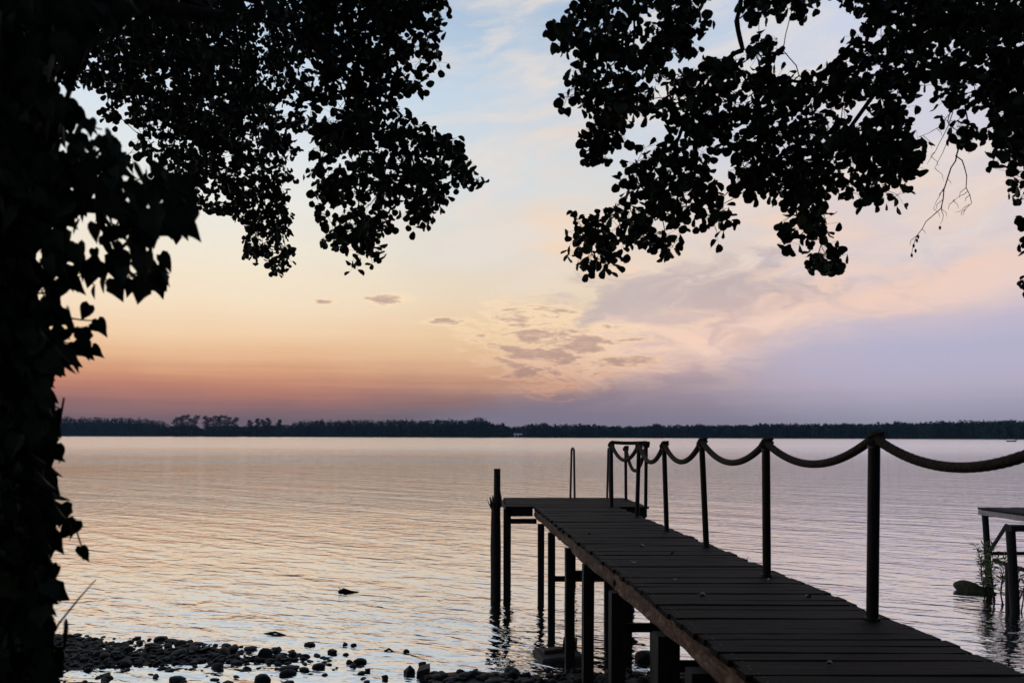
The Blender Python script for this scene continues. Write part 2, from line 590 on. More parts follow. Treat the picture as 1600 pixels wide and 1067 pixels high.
def swell(deg, kx, ky, seed, detail, dist):
    c_, s_ = math.cos(R(deg)), math.sin(R(deg))
    along = gg.sub(gg.mul(wx, c_), gg.mul(wy, s_))      # crests run towards the viewer on the right
    across = gg.add(gg.mul(wx, s_), gg.mul(wy, c_))
    return gg.noise(gg.vec(gg.mul(along, kx), gg.mul(across, ky), seed), 1.0, detail, 0.5, dist)


w1 = swell(36, 0.16, 0.70, 1.0, 3, 0.5)
w2 = swell(27, 1.35, 2.9, 4.0, 3, 0.6)
w3 = swell(12, 2.6, 7.5, 8.0, 3, 0.4)
gust = gg.smooth(gg.noise(gg.vec(gg.mul(wx, 0.012), gg.mul(wy, 0.03), 2.0), 1.0, 4, 0.55), 0.38, 0.64, 0.5, 1.7)
fade = gg.smooth(wy, 60.0, 260.0, 1.0, 0.35)
far = gg.smooth(wy, 12.0, 110.0, 0.1, 1.7)
shal = gg.smooth(wy, 15.0, 8.5, 0.0, 1.0)
h = gg.add(gg.mul(gg.mul(w1, 0.062), fade), gg.add(gg.mul(gg.mul(w2, gg.add(0.031, gg.mul(shal, 0.016))), fade),
                                                  gg.mul(gg.mul(w3, gg.add(gg.mul(gg.add(far, 1.0), 0.0135), gg.mul(shal, 0.011))), gust)))
bp = gg.node('ShaderNodeBump')
bp.inputs['Strength'].default_value = 1.0
bp.inputs['Distance'].default_value = 1.0
gg.put(bp.inputs['Height'], h)
gl = gg.node('ShaderNodeBsdfGlossy')
gg.put(gl.inputs['Roughness'], gg.smooth(wy, 18.0, 170.0, 0.035, 0.17))
gl.inputs['Color'].default_value = (1, 1, 1, 1)
gg.put(gl.inputs['Normal'], bp.outputs[0])
df = gg.node('ShaderNodeBsdfDiffuse')
df.inputs['Color'].default_value = (0.012, 0.016, 0.015, 1)
fr = gg.node('ShaderNodeFresnel')
fr.inputs['IOR'].default_value = 3.2
gg.put(fr.inputs['Normal'], bp.outputs[0])
ms = gg.node('ShaderNodeMixShader')
gg.put(ms.inputs[0], gg.m('POWER', fr.outputs[0], 0.22))
gg.put(ms.inputs[1], df.outputs[0])
gg.put(ms.inputs[2], gl.outputs[0])
gg.put(out.inputs[0], ms.outputs[0])
M['water'] = m
mb = MB()
mb.add([(-1500, -600, 0), (1500, -600, 0), (1500, 1500, 0), (-1500, 1500, 0)], [(0, 1, 2, 3)])
mb.build('lake_water', M['water'], kind='structure')


# ------------------------------------------------------------------ the far shore
def far_depth(px):
    return np.interp(px, [-500, 100, 700, 1100, 1600, 2200], [1010, 905, 725, 640, 520, 430])


TOP = [(-500, 650), (60, 652), (150, 653), (220, 654), (256, 659), (264, 665), (308, 666), (312, 671), (320, 672), (326, 667), (372, 666), (382, 667),
       (390, 666), (420, 665), (440, 666), (450, 665.5), (465, 659), (500, 657), (520, 660), (545, 658), (600, 658), (700, 657), (740, 657),
       (762, 659), (770, 663), (785, 664), (800, 668.5), (815, 668.5), (830, 664), (850, 664), (870, 666), (900, 664), (930, 666), (960, 667),
       (1000, 667), (1020, 665), (1040, 667), (1100, 665), (1200, 664), (1300, 664), (1400, 662), (1500, 660), (1600, 658), (2200, 653)]
TX = np.array([t[0] for t in TOP], float)
TY = np.array([t[1] for t in TOP], float)


def hor(px):
    return CY + (px - CX) * 0.0016


def far_xy(px, back=0.0):
    Y = far_depth(px) + back
    return (px - CX) / F * Y, Y


# low bank that carries the forest
pxs = np.linspace(-500, 2200, 220)
vs, rows = [], 5
for k, (bk, z) in enumerate(((0, -0.5), (2.5, 0.35), (9, 0.9), (40, 1.6), (260, 2.5))):
    for p in pxs:
        x, y = far_xy(p, bk)
        vs.append((x, y, z + (0.25 * random.random() if k in (1, 2) else 0)))
n = len(pxs)
fs = [(r * n + i, r * n + i + 1, (r + 1) * n + i + 1, (r + 1) * n + i) for r in range(rows - 1) for i in range(n - 1)]
me = np_mesh('far_shore', np.array(vs), np.array(fs), 4)
link_mesh('far_shore', me, M['farbank'], kind='structure')


def clumps(cent, size, rg):
    """leaf clump triangles: three corners flung round every centre"""
    k = len(cent)
    a = rg.normal(size=(k, 3, 3))
    a /= np.linalg.norm(a, axis=2, keepdims=True)
    v = cent[:, None, :] + a * (size[:, None, None] if hasattr(size, '__len__') else size)
    return v.reshape(-1, 3)


def ell_points(c, r, k, rg, shell=0.35):
    d = rg.normal(size=(k, 3))
    d /= np.linalg.norm(d, axis=1, keepdims=True)
    q = rg.uniform(shell, 1.0, (k, 1)) ** 0.6
    return np.array(c) + d * q * np.array(r)


cents, sizes = [], []
for layer, (b0, b1, step) in enumerate(((3, 12, 3.4), (14, 40, 3.6))):
    for px in np.arange(-480, 2180, step):
        px = px + rng.uniform(-1.6, 1.6)
        x, y = far_xy(px, rng.uniform(b0, b1))
        top = np.interp(px, TX, TY) - 1.8 + rng.normal(0, 0.8) + 3.4 * (vnoise(np.array([px / 21.0]), np.array([.5]), 91)[0] - .5) + (1.5 if layer == 0 else 0)
        if layer == 0 and rng.random() < 0.35:
            top += rng.uniform(2, 8)
        zt = EYE + (hor(px) - top) / F * y
        if zt < 2.5:
            zt = 2.5
        w = rng.uniform(0.9, 1.6) * step / F * y
        zc = 0.9 + (zt - 0.9) * 0.55
        inside = -200 < px < 1800
        k = 200 if inside else 40
        pts = ell_points((x, y, zc), (w, w, (zt - 0.9) * 0.46), k, rng)
        cents.append(pts)
        sizes.append(np.full(k, 0.95 if inside else 1.6))
        low = np.stack([x + rng.normal(0, w, 22), y + rng.normal(-1.5, 2, 22), rng.uniform(0.3, 3.2, 22)], -1)
        cents.append(low)
        sizes.append(np.full(22, 1.1))
cv = clumps(np.concatenate(cents), np.concatenate(sizes), rng)
# the dense inner wood, a lumpy body two thirds as high as the crowns
ip = np.arange(-480, 2180, 3.0)
body = []
for bk, frac in ((9, -.1), (11, .45), (16, .66), (30, .72), (42, .5), (44, -.1)):
    for p in ip:
        x, y = far_xy(p, bk + rng.uniform(-1, 1))
        zt = EYE + (hor(p) - np.interp(p, TX, TY)) / F * y
        gap = 0.45 if 262 < p < 446 else 1.0
        body.append((x, y, max(.2, zt * frac * gap + rng.uniform(-.6, .6)) if frac > 0 else -.3))
nb_ = len(ip)
tri = []
for r_ in range(5):
    for i in range(nb_ - 1):
        a_ = r_ * nb_ + i
        tri += [(a_, a_ + 1, a_ + nb_ + 1), (a_, a_ + nb_ + 1, a_ + nb_)]
tri = np.array(tri) + len(cv)
ncl = len(cv)
cv = np.concatenate([cv, np.array(body)])
far_f = np.concatenate([np.arange(ncl).reshape(-1, 3), tri])
me = np_mesh('far_forest', cv, far_f, 3)
o = link_mesh('far_forest', me, M['farleaf'], kind='stuff', smooth=False)
tag(o, 'long dark line of woodland along the far shore of the lake', 'forest')


def far_tree(px, ytop, wpx, label, base_frac=0.3, back=6.0, group=None, shape='round', k=1000):
    x, y = far_xy(px, back)
    zt = EYE + (hor(px) - ytop) / F * y
    w = wpx / F * y * 0.62
    z0 = 0.9
    H = zt - z0
    t = thing('far_tree', label, 'tree', (x, y, z0), group)
    mbt = MB()
    lean = random.uniform(-0.4, 0.4)
    mbt.tube([(x, y, z0 - 0.4), (x + lean * .4, y, z0 + H * .3), (x + lean, y, z0 + H * .85)], [0.45, 0.36, 0.1], 6)
    for q in range(5):
        a = random.uniform(0, 6.28)
        zz = z0 + H * random.uniform(base_frac, 0.7)
        mbt.tube([(x + lean * .5, y, zz), (x + lean * .5 + math.cos(a) * w * .7, y + math.sin(a) * w * .7, zz + H * .16)], [0.16, 0.05], 5)
    mbt.build('trunk', M['farbark'], t)
    pts = []
    cz0 = z0 + H * base_frac
    nb = 8
    for q in range(nb):
        f = (q + 0.5) / nb
        if shape == 'round':
            rr = w * (0.72 + 0.4 * math.sin(math.pi * f)) * random.uniform(0.8, 1.1)
        elif shape == 'cone':
            rr = w * (1.05 - 0.9 * f)
        else:
            rr = w * (0.45 + 0.75 * f) * random.uniform(0.8, 1.1)
        zc = cz0 + (zt - cz0) * f
        ox = random.uniform(-.45, .45) * w
        pts.append(ell_points((x + ox, y + random.uniform(-.4, .4) * w, zc), (rr * .75, rr * .75, (zt - cz0) / nb * 1.1), k // nb, rng, 0.1))
    pts = np.concatenate(pts)
    v = clumps(pts, 0.72, rng)
    me = np_mesh('crown', v, np.arange(len(v)).reshape(-1, 3), 3)
    link_mesh('crown', me, M['farleaf'], t, smooth=False)


for (px, yt, w), wd in zip(((276, 652, 13), (285, 649.5, 14), (295, 648.5, 14), (305, 649, 13)), ('leftmost', 'second from left', 'third from left', 'rightmost')):
    far_tree(px, yt, w, wd + ' tall round crowned tree of the grove left of the narrow gap', 0.3, 4, 'grove left of the narrow gap in the far wood')
for (px, yt, w), wd in zip(((324, 650.5, 13), (334, 650, 14), (344, 649.5, 14), (355, 650, 14), (366, 652.5, 14)), ('leftmost', 'second from left', 'middle', 'second from right', 'rightmost')):
    far_tree(px, yt, w, wd + ' bare stemmed tall tree of the grove right of the narrow gap', 0.36, 4, 'grove right of the narrow gap in the far wood')
for (px, yt, w), wd in zip(((391, 657, 10), (403, 654.5, 9), (412, 656, 10), (421, 653.5, 10), (437, 656, 9)), ('leftmost', 'second from left', 'middle', 'second from right', 'rightmost')):
    far_tree(px, yt, w, wd + ' slim tree of the ragged row right of the two far groves', 0.2, 4, 'ragged row of slim far trees', shape='round')
far_tree(755, 652.5, 24, 'broad flat topped tree rising highest near the middle of the far shore', 0.35, 4, shape='flat', k=1000)
far_tree(786, 662.5, 13, 'pointed bushy tree just left of the small pale boathouse', 0.1, 3, shape='cone')
far_tree(833, 662.5, 10, 'small cone shaped tree just right of the small pale boathouse', 0.15, 3, shape='cone')
far_tree(852, 661.5, 20, 'low dome shaped tree right of the small cone shaped far tree', 0.1, 3)
far_tree(868, 663.5, 6, 'thin pointed tree beside the low dome shaped far tree', 0.1, 3, shape='cone')
far_tree(1021, 663, 18, 'rounded tree standing above the far wood behind the roped jetty', 0.1, 3)

# pale boathouse between the far trees
x, y = far_xy(808, 1.0)
t = thing('boathouse', 'tiny pale boathouse with low roof between far trees', 'boathouse', (x, y, 0.3))
mb = MB(); mb.box((x - 2.4, y, 0.3), (x + 1.6, y + 4, 2.4)); mb.build('wall', M['wall'], t)
mb = MB()
mb.add([(x - 3.2, y - .5, 2.405), (x + 5.0, y - .5, 2.405), (x + 5.0, y + 4.5, 2.405), (x - 3.2, y + 4.5, 2.405), (x - 3.0, y + 2, 3.7), (x + 4.8, y + 2, 3.7)],
       [(0, 1, 5, 4), (2, 3, 4, 5), (0, 4, 3), (1, 2, 5), (0, 3, 2, 1)])
mb.build('roof', M['roof'], t)
mb = MB(); mb.box((x - 1.3, y - 0.06, 0.35), (x + 0.3, y - 0.005, 2.1)); mb.build('door', M['hull'], t)
mb = MB(); mb.box((x + 4.4, y + .2, 0.3), (x + 4.6, y + .4, 2.40)); mb.build('post', M['wall'], t)

# small boat far out on the right
p = W(1580, 688.6)
t = thing('rowing_boat', 'tiny dark rowing boat far out near the right shore', 'boat', (p.x, p.y, 0))
mb = MB()
hp = []
for f in np.linspace(-1, 1, 9):
    wv = 0.62 * (1 - abs(f) ** 2.4) + 0.05
    hp.append((p.x + f * 1.9, wv))
vs = []
for xh, wv in hp:
    zt = 0.42 + 0.12 * ((xh - p.x) / 1.9) ** 2
    vs += [(xh, p.y - wv, zt), (xh, p.y - wv * .6, -0.08), (xh, p.y + wv * .6, -0.08), (xh, p.y + wv, zt)]
fs = []
for i in range(len(hp) - 1):
    for k in range(3):
        a = i * 4 + k
        fs.append((a, a + 1, a + 5, a + 4))
fs += [(0, 1, 2, 3), (35, 34, 33, 32)]
mb.add(vs, fs)
mb.build('hull', M['hull'], t)
mb = MB(); mb.box((p.x - .1, p.y - .5, 0.28), (p.x + .15, p.y + .5, 0.32)); mb.build('bench', M['grey'], t)
mb = MB(); mb.box((p.x + 1.78, p.y - .15, 0.2), (p.x + 2.1, p.y + .15, 0.95), bev=.05); mb.build('outboard_motor', M['hull'], t)

# ------------------------------------------------------------------ thin evening haze over the lake
m, gg, out = mat_new('haze')
pvn = gg.node('ShaderNodeVolumePrincipled')
pvn.inputs['Color'].default_value = (0.42, 0.68, 1.0, 1)
pvn.inputs['Density'].default_value = HAZE
gg.put(out.inputs['Volume'], pvn.outputs[0])
mb = MB()
mb.box((-1505, -605, -2.7), (1505, 1505, 45))
mb.build('haze', m, kind='stuff')

# ------------------------------------------------------------------ the jetty
DZ = 1.48            # top of the deck above the water
X0, X1 = 1.41, 2.70  # sides of the walkway
Y0, Y1 = 1.1, 11.75  # near end, start of the end platform
PX0, PX1 = 0.99, 3.17
PY1 = 13.45
jetty = thing('jetty', 'dark wooden jetty with rope railing leading out to a platform', 'jetty', (2.05, Y0, 0.0))
pitch = 0.121
nrow = int((Y1 - Y0) / pitch)
proto = []
for v in range(4):
    mb = MB()
    nseg = 6
    L = X1 - X0
    vs, fs = [], []
    rr = random.Random(v)
    for i in range(nseg + 1):
        fx = -L / 2 + L * i / nseg
        j = rr.uniform(-.0025, .0025)
        wv = 0.0580 + rr.uniform(-.001, .001)
        zz = rr.uniform(-.0015, .0015)
        vs += [(fx, -wv + j, -0.034), (fx, wv + j, -0.034), (fx, wv + j, -0.004 + zz), (fx, wv - .005 + j, zz), (fx, -wv + .005 + j, zz), (fx, -wv + j, -0.004 + zz)]
    for i in range(nseg):
        for k in range(6):
            a = i * 6 + k
            b = i * 6 + (k + 1) % 6
            fs.append((a, a + 6, b + 6, b))
    fs += [(0, 1, 2, 3, 4, 5), tuple(nseg * 6 + k for k in (5, 4, 3, 2, 1, 0))]
    mb.add(vs, fs)
    me = mb.mesh('plank')
    me.materials.append(M['plank'])
    proto.append(me)
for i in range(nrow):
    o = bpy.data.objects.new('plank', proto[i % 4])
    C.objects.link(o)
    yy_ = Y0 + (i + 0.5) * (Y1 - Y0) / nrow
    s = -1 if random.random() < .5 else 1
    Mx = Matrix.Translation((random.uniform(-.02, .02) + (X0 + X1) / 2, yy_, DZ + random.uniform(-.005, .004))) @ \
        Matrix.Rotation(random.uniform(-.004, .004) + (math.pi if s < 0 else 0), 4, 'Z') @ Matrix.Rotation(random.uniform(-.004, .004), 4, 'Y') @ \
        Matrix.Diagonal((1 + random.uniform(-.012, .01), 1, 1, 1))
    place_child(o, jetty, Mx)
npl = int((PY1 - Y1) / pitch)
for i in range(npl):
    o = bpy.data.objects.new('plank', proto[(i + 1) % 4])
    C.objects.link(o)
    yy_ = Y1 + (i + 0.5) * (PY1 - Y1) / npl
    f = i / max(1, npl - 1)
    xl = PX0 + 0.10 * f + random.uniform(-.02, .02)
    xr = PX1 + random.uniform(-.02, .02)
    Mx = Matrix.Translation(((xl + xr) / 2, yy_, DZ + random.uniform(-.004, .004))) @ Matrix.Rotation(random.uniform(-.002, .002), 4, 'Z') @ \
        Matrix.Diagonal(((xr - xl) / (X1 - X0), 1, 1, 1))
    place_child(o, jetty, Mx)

# nail heads, two at each end of every plank
vs, fs = [], []
for i in range(nrow):
    yy_ = Y0 + (i + 0.5) * (Y1 - Y0) / nrow
    for xn in (X0 + .05, X1 - .06):
        for dn in (-.035, .035):
            c = (xn + random.uniform(-.008, .008), yy_ + dn + random.uniform(-.006, .006))
            b_ = len(vs)
            for q in range(6):
                a = q * math.pi / 3
                vs.append((c[0] + .006 * math.cos(a), c[1] + .006 * math.sin(a), DZ + .0005))
            vs.append((c[0], c[1], DZ + .004))
            fs += [(b_ + q, b_ + (q + 1) % 6, b_ + 6) for q in range(6)]
mb = MB(); mb.add(vs, fs); mb.build('nails', M['cap'], jetty, 'stuff')

# stringers; the left one shows its worn split face
def worn_beam(xc, w, ztop, h, y0, y1, seed):
    rr = random.Random(seed)
    mb_ = MB()
    ns = max(6, int((y1 - y0) / 0.11))
    vs, fs = [], []
    prof = [(-.5, -1.0), (.5, -1.0), (.5, -.5), (.5, 0), (0, 0), (-.5, 0), (-.5, -.33), (-.5, -.66)]
    for i in range(ns + 1):
        yv = y0 + (y1 - y0) * i / ns
        c1 = vnoise(np.array([yv * 2.2]), np.array([seed * 3.1]), 5)[0] - .5
        for q, (a, b) in enumerate(prof):
            j = 0.0
            jz = 0.0
            if q in (5, 6, 7, 0):
                j = (vnoise(np.array([yv * 4.0]), np.array([q * 2.7 + seed]), 6)[0] - .5) * 0.032 + c1 * .012 + rr.uniform(-.003, .003)
            if b == -1.0:
                jz = (vnoise(np.array([yv * 3.0]), np.array([9.7 + seed]), 8)[0] - .5) * .03
            vs.append((xc + a * w + j, yv, ztop + b * h + jz))
    k = len(prof)
    for i in range(ns):
        for q in range(k):
            fs.append((i * k + q, i * k + (q + 1) % k, (i + 1) * k + (q + 1) % k, (i + 1) * k + q))
    fs += [tuple(range(k - 1, -1, -1)), tuple(ns * k + q for q in range(k))]
    mb_.add(vs, fs)
    return mb_


ZB = DZ - 0.036
yjo = [Y0, 3.6, 6.3, 9.1, Y1]
for i in range(4):
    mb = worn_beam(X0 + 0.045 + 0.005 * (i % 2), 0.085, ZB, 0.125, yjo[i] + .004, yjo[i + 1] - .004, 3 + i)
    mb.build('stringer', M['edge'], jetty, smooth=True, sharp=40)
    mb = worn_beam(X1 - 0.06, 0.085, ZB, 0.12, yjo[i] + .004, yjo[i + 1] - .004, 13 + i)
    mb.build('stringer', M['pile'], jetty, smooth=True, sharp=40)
# platform beams
mb = MB(); mb.box((PX0 + .02, Y1 + .02, ZB - .115), (X0 - .01, Y1 + .09, ZB), bev=.006); mb.build('beam', M['pile'], jetty)
mb = MB(); mb.box((PX0 + .02, Y1 + .025, ZB - .23), (X0 + .05, Y1 + .085, ZB - .155), bev=.006); mb.build('beam', M['pile'], jetty)
mb = MB(); mb.box((X1 + .01, Y1 + .02, ZB - .13), (PX1 - .02, Y1 + .09, ZB), bev=.006); mb.build('beam', M['pile'], jetty)
mb = MB(); mb.box((PX1 - .24, Y1 + .1, ZB - .26), (PX1 - .02, PY1 - .05, ZB - .003), bev=.008); mb.build('beam', M['pile'], jetty)
mb = MB(); mb.box((PX0 + .02, PY1 - .10, ZB - .12), (PX1 - .25, PY1 - .02, ZB), bev=.006); mb.build('beam', M['pile'], jetty)
mb = MB(); mb.box((PX0 + .05, Y1 + .1, ZB - .10), (PX0 + .13, PY1 - .12, ZB), bev=.006); mb.build('beam', M['pile'], jetty)


def pile(xc, yc, w, dpt, ztop, zbot=-1.1, lean=(0, 0), round_=False):
    mb_ = MB()
    if round_:
        k = 9
        pts = [(xc + lean[0] * f, yc + lean[1] * f, zbot + (ztop - zbot) * f) for f in np.linspace(0, 1, k)]
        mb_.tube(pts, [w / 2 * (1.04 - .06 * f) for f in np.linspace(0, 1, k)], 12, wob=.035)
        return mb_.build('pile', M['pile'], jetty, smooth=True, sharp=50)
    k = 7
    vs, fs = [], []
    for i in range(k):
        f = i / (k - 1)
        cx_, cy_, z = xc + lean[0] * f, yc + lean[1] * f, zbot + (ztop - zbot) * f
        for a, b in ((-.5, -.5), (.5, -.5), (.5, .5), (-.5, .5)):
            vs.append((cx_ + a * w * random.uniform(.96, 1.04), cy_ + b * dpt, z))
    for i in range(k - 1):
        for q in range(4):
            fs.append((i * 4 + q, i * 4 + (q + 1) % 4, (i + 1) * 4 + (q + 1) % 4, (i + 1) * 4 + q))
    fs += [(3, 2, 1, 0), tuple((k - 1) * 4 + q for q in range(4))]
    mb_.add(vs, fs)
    return mb_.build('pile', M['pile'], jetty)


def px_x(px, Y):
    return (px - CX) / F * Y


# piles seen under the left side, each at its own depth
pile(px_x(792.5, 11.82), 11.82, 0.105, .10, ZB - .003)
pile(px_x(845.5, 11.80), 11.80, 0.092, .09, ZB - .235)
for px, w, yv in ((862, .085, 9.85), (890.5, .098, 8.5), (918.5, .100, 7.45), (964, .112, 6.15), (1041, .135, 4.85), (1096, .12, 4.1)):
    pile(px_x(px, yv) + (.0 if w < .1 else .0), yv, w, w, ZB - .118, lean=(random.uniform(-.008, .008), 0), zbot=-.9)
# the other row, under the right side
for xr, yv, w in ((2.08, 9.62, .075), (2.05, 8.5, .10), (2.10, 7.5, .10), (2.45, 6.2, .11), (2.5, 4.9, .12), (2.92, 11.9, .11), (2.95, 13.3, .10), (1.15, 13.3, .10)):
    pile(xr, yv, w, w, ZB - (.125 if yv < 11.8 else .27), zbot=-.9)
# cross braces under the walkway
for yv, za in ((8.5, 1.03), (9.85, .72), (6.15, 1.02), (4.85, 1.1)):
    mb = MB(); mb.box((X0 + .03, yv + .055, za - .035), (2.2, yv + .095, za + .035), bev=.004); mb.build('brace', M['pile'], jetty)
for yv in (4.1, 6.15, 8.5, 9.85):
    mb = MB(); mb.box((X0 + .1, yv - .05, ZB - .122 - .09), (X1 - .03, yv + .05, ZB - .124), bev=.005); mb.build('cross_beam', M['pile'], jetty)

# rope posts
posts = {}


def rope_post(key, pxb, pyb, pxt, pyt, wpx, Y):
    b = P(pxb, pyb, Y)
    t_ = P(pxt, pyt, Y)
    b.z = DZ - .01
    r = wpx / F * Y / 2
    mb_ = MB()
    mb_.tube([b.lerp(t_, f) for f in (0, .25, .5, .75, .985)], [r, r, r * .99, r, r * .98], 14)
    o_ = mb_.build('rope_post', M['post'], jetty, smooth=True, sharp=40)
    mb_ = MB()
    tt = t_ + Vector((0, 0, -.004))
    mb_.tube([tt + Vector((0, 0, q)) for q in (-.035, -.01, .012, .024)], [r * 1.12, r * 1.14, r * .9, r * .4], 14)
    c_ = mb_.build('cap', M['cap'], o_, smooth=True, sharp=50)
    mb_ = MB()
    mb_.tube([b + Vector((0, 0, q)) for q in (0.004, .02, .024)], [r * 1.3, r * 1.3, r * 1.1], 14)
    mb_.build('flange', M['post'], o_, smooth=True, sharp=40)
    posts[key] = t_
    return o_


K = EYE - DZ


def yd(py):
    return K * F / (py - CY)


rope_post('H', 1363.5, 966, 1366, 688, 17.5, yd(966))
rope_post('G', 1198.5, 898, 1196.8, 694.5, 12.5, yd(898))
rope_post('F', 1104, 853, 1096.5, 692, 9, yd(853))
rope_post('E', 1042, 828, 1037.6, 696, 7.4, yd(828))
rope_post('C', 995.5, 806, 998.4, 696, 6.6, yd(806))
rope_post('A', 956, 790.5, 955, 694.5, 5.8, yd(790.5))
rope_post('D', 1009, 792, 1009.8, 695, 5.4, yd(792))
rope_post('B', 978.2, 779.6, 977.6, 701, 4.6, yd(779.6))
rope_post('N', 1690, 1098, 1692, 676, 27, yd(1098))
rope_post('NN', 2080, 1258, 2083, 664, 37, yd(1258))


def sag_pts(a, b, sag, n=28):
    out_ = []
    for i in range(n + 1):
        f = i / n
        p_ = a.lerp(b, f)
        p_.z -= sag * 4 * f * (1 - f)
        out_.append(p_)
    return out_


up = Vector((0, 0, .022))
seq = ['NN', 'N', 'H', 'G', 'F', 'E', 'C', 'A', 'D', 'B']
sags = {'NNN': .17, 'NH': .17, 'HG': .165, 'GF': .185, 'FE': .205, 'EC': .225, 'CA': .235, 'AD': .012, 'DB': .40}
path = []
for a, b in zip(seq, seq[1:]):
    pa, pb = posts[a] + up, posts[b] + up
    if a == 'A':
        pa = pa + Vector((0, -.005, .02)); pb = pb + Vector((0, 0, .02))
    pts = sag_pts(pa, pb, sags[a + b], 60)
    path += pts if not path else pts[1:]
# resample evenly so that the lay of the strands stays even
dense = [path[0]]
step = 0.012
acc = 0.0
for p0, p1 in zip(path, path[1:]):
    seg = (p1 - p0).length
    while acc + seg >= step:
        f = (step - acc) / seg
        p0 = p0.lerp(p1, f)
        seg = (p1 - p0).length
        dense.append(p0.copy())
        acc = 0.0
    acc += seg
mb = MB()
mb.tube(dense, 0.0268, 12, twist=lambda i, a: 1 + 0.13 * abs(math.cos(1.5 * (a + i * step * 2 * math.pi / 0.14))) - 0.07)
o = mb.build('handrail_rope', M['rope'], smooth=True)
tag(o, 'thick twisted rope hanging in loops between the jetty posts', 'rope')

# the rope is lashed over every post top
for key, t_ in posts.items():
    mb = MB()
    for q, (ro, zo) in enumerate(((.040, -.012), (.042, .012), (.036, .036))):
        ring = [t_ + Vector((math.cos(a) * ro + .004 * q, math.sin(a) * ro, zo + .012 * math.sin(a + q))) for a in np.linspace(0, 2 * math.pi, 15)]
        mb.tube(ring, .0135, 7, wob=.08)
    mb.tube([t_ + Vector((.004, 0, .012)), t_ + Vector((.008, 0, .038)), t_ + Vector((.010, 0, .058))], [.036, .040, .018], 10, wob=.08)
    mb.build('lashing', M['rope'], o, smooth=True)

# swim ladder at the far edge of the platform: bent tube rails that go down into the water
for (pxa, pxb) in ((890.8, 898.3), (948.2, 953.5)):
    Yl = PY1 - .03
    a = P(pxa, 779, Yl); b = P(pxb, 779, Yl + .16)
    a.z = DZ - .30; b.z = -0.8
    mb = MB()
    pts = [a]
    top = DZ + .86
    ta = P(pxa + 2.2, 700, Yl + .01); tb = P(pxb - 1.4, 700, Yl + .15)
    pts += [Vector((ta.x, ta.y, top - .05))]
    for q in np.linspace(0, math.pi, 7)[1:-1]:
        c = (ta + tb) / 2
        hx = (tb - ta) / 2
        pts.append(Vector((c.x - hx.x * math.cos(q), c.y - hx.y * math.cos(q), top - .05 + .055 * math.sin(q))))
    pts += [Vector((tb.x, tb.y, top - .05)), Vector((b.x, b.y, DZ - .2)), b]
    mb.tube(pts, 0.019, 10)
    mb.build('ladder_rail', M['steel'], jetty, smooth=True, sharp=60)
for z in (1.05, .75, .45, .15):
    mb = MB()
    mb.tube([P(898.3, 700, PY1 + .13) * Vector((1, 1, 0)).x if False else (px_x(898.3, PY1 + .13), PY1 + .13, z), (px_x(953.5, PY1 + .13), PY1 + .13, z)], .015, 8)
    mb.build('ladder_rung', M['steel'], jetty, smooth=True, sharp=60)

# ------------------------------------------------------------------ old mooring post beside the platform
Yp = 12.0
t = thing('mooring_post', 'old splintered mooring post standing beside the jetty platform', 'post', (px_x(775, Yp), Yp, -1.0))
xm = px_x(776.6, Yp)
mb = MB()
pts = [(xm - .01, Yp, -1), (xm - .006, Yp, 0.5), (xm, Yp, 1.5), (xm + .002, Yp, EYE + (CY - 732) / F * Yp)]
mb.tube(pts, [.062, .058, .055, .052], 9, wob=.06)
mb.build('pole', M['pile'], t, smooth=True, sharp=45)
mb = MB()
xs = px_x(774.5, Yp - .03)
ztop = EYE + (CY - 783) / F * Yp
zs = np.linspace(-1, ztop, 8)
mb.tube([(xs, Yp - .06, z) for z in zs], [.082, .08, .083, .08, .08, .082, .078, .066], 11, wob=.06)
for k in range(9):
    a = 2 * math.pi * k / 9
    r0 = .07
    bx_, by_ = xs + math.cos(a) * r0, Yp - .06 + math.sin(a) * r0
    L = random.uniform(.05, .16)
    mb.tube([(bx_, by_, ztop - .08), (bx_ + math.cos(a) * .012, by_ + math.sin(a) * .012, ztop + L * .4), (bx_ + math.cos(a) * .03 * random.random(), by_, ztop + L)], [.02, .012, .002], 5)
mb.tube([(xs - .06, Yp - .06, ztop - .12), (xs - .11, Yp - .07, ztop - .02), (xs - .135, Yp - .07, ztop + .05)], [.012, .007, .001], 4)
mb.build('splintered_sleeve', M['pile'], t, smooth=True, sharp=45)

# ------------------------------------------------------------------ second jetty at the right edge
DZ2 = 1.40
Yc = 12.6
xc = px_x(1526, Yc)
j2 = thing('neighbouring_jetty', 'weathered grey jetty on thin legs at the right edge', 'jetty', (xc + 1.4, Yc - 2, 0))
W2 = 2.4
n2 = 17
me2 = []
for i in range(n2):
    mb = MB()
    x0 = xc + i * W2 / n2
    dy_ = random.uniform(-.02, .02)
    mb.box((x0 + .005, 3.2, DZ2 - .032 + random.uniform(-.003, .003)), (x0 + W2 / n2 - .005, Yc + dy_, DZ2 + random.uniform(-.003, .003)), bev=.004)
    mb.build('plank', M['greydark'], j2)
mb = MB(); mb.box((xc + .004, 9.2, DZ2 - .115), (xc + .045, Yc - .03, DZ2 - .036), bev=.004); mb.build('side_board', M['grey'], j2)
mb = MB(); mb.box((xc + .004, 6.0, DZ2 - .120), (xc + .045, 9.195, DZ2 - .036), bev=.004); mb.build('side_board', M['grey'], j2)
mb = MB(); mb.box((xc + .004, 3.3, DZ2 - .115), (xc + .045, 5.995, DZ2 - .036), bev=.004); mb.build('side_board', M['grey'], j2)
mb = MB(); mb.box((xc + .06, Yc - .10, DZ2 - .15), (xc + W2 - .05, Yc - .03, DZ2 - .036), bev=.004); mb.build('beam', M['greydark'], j2)


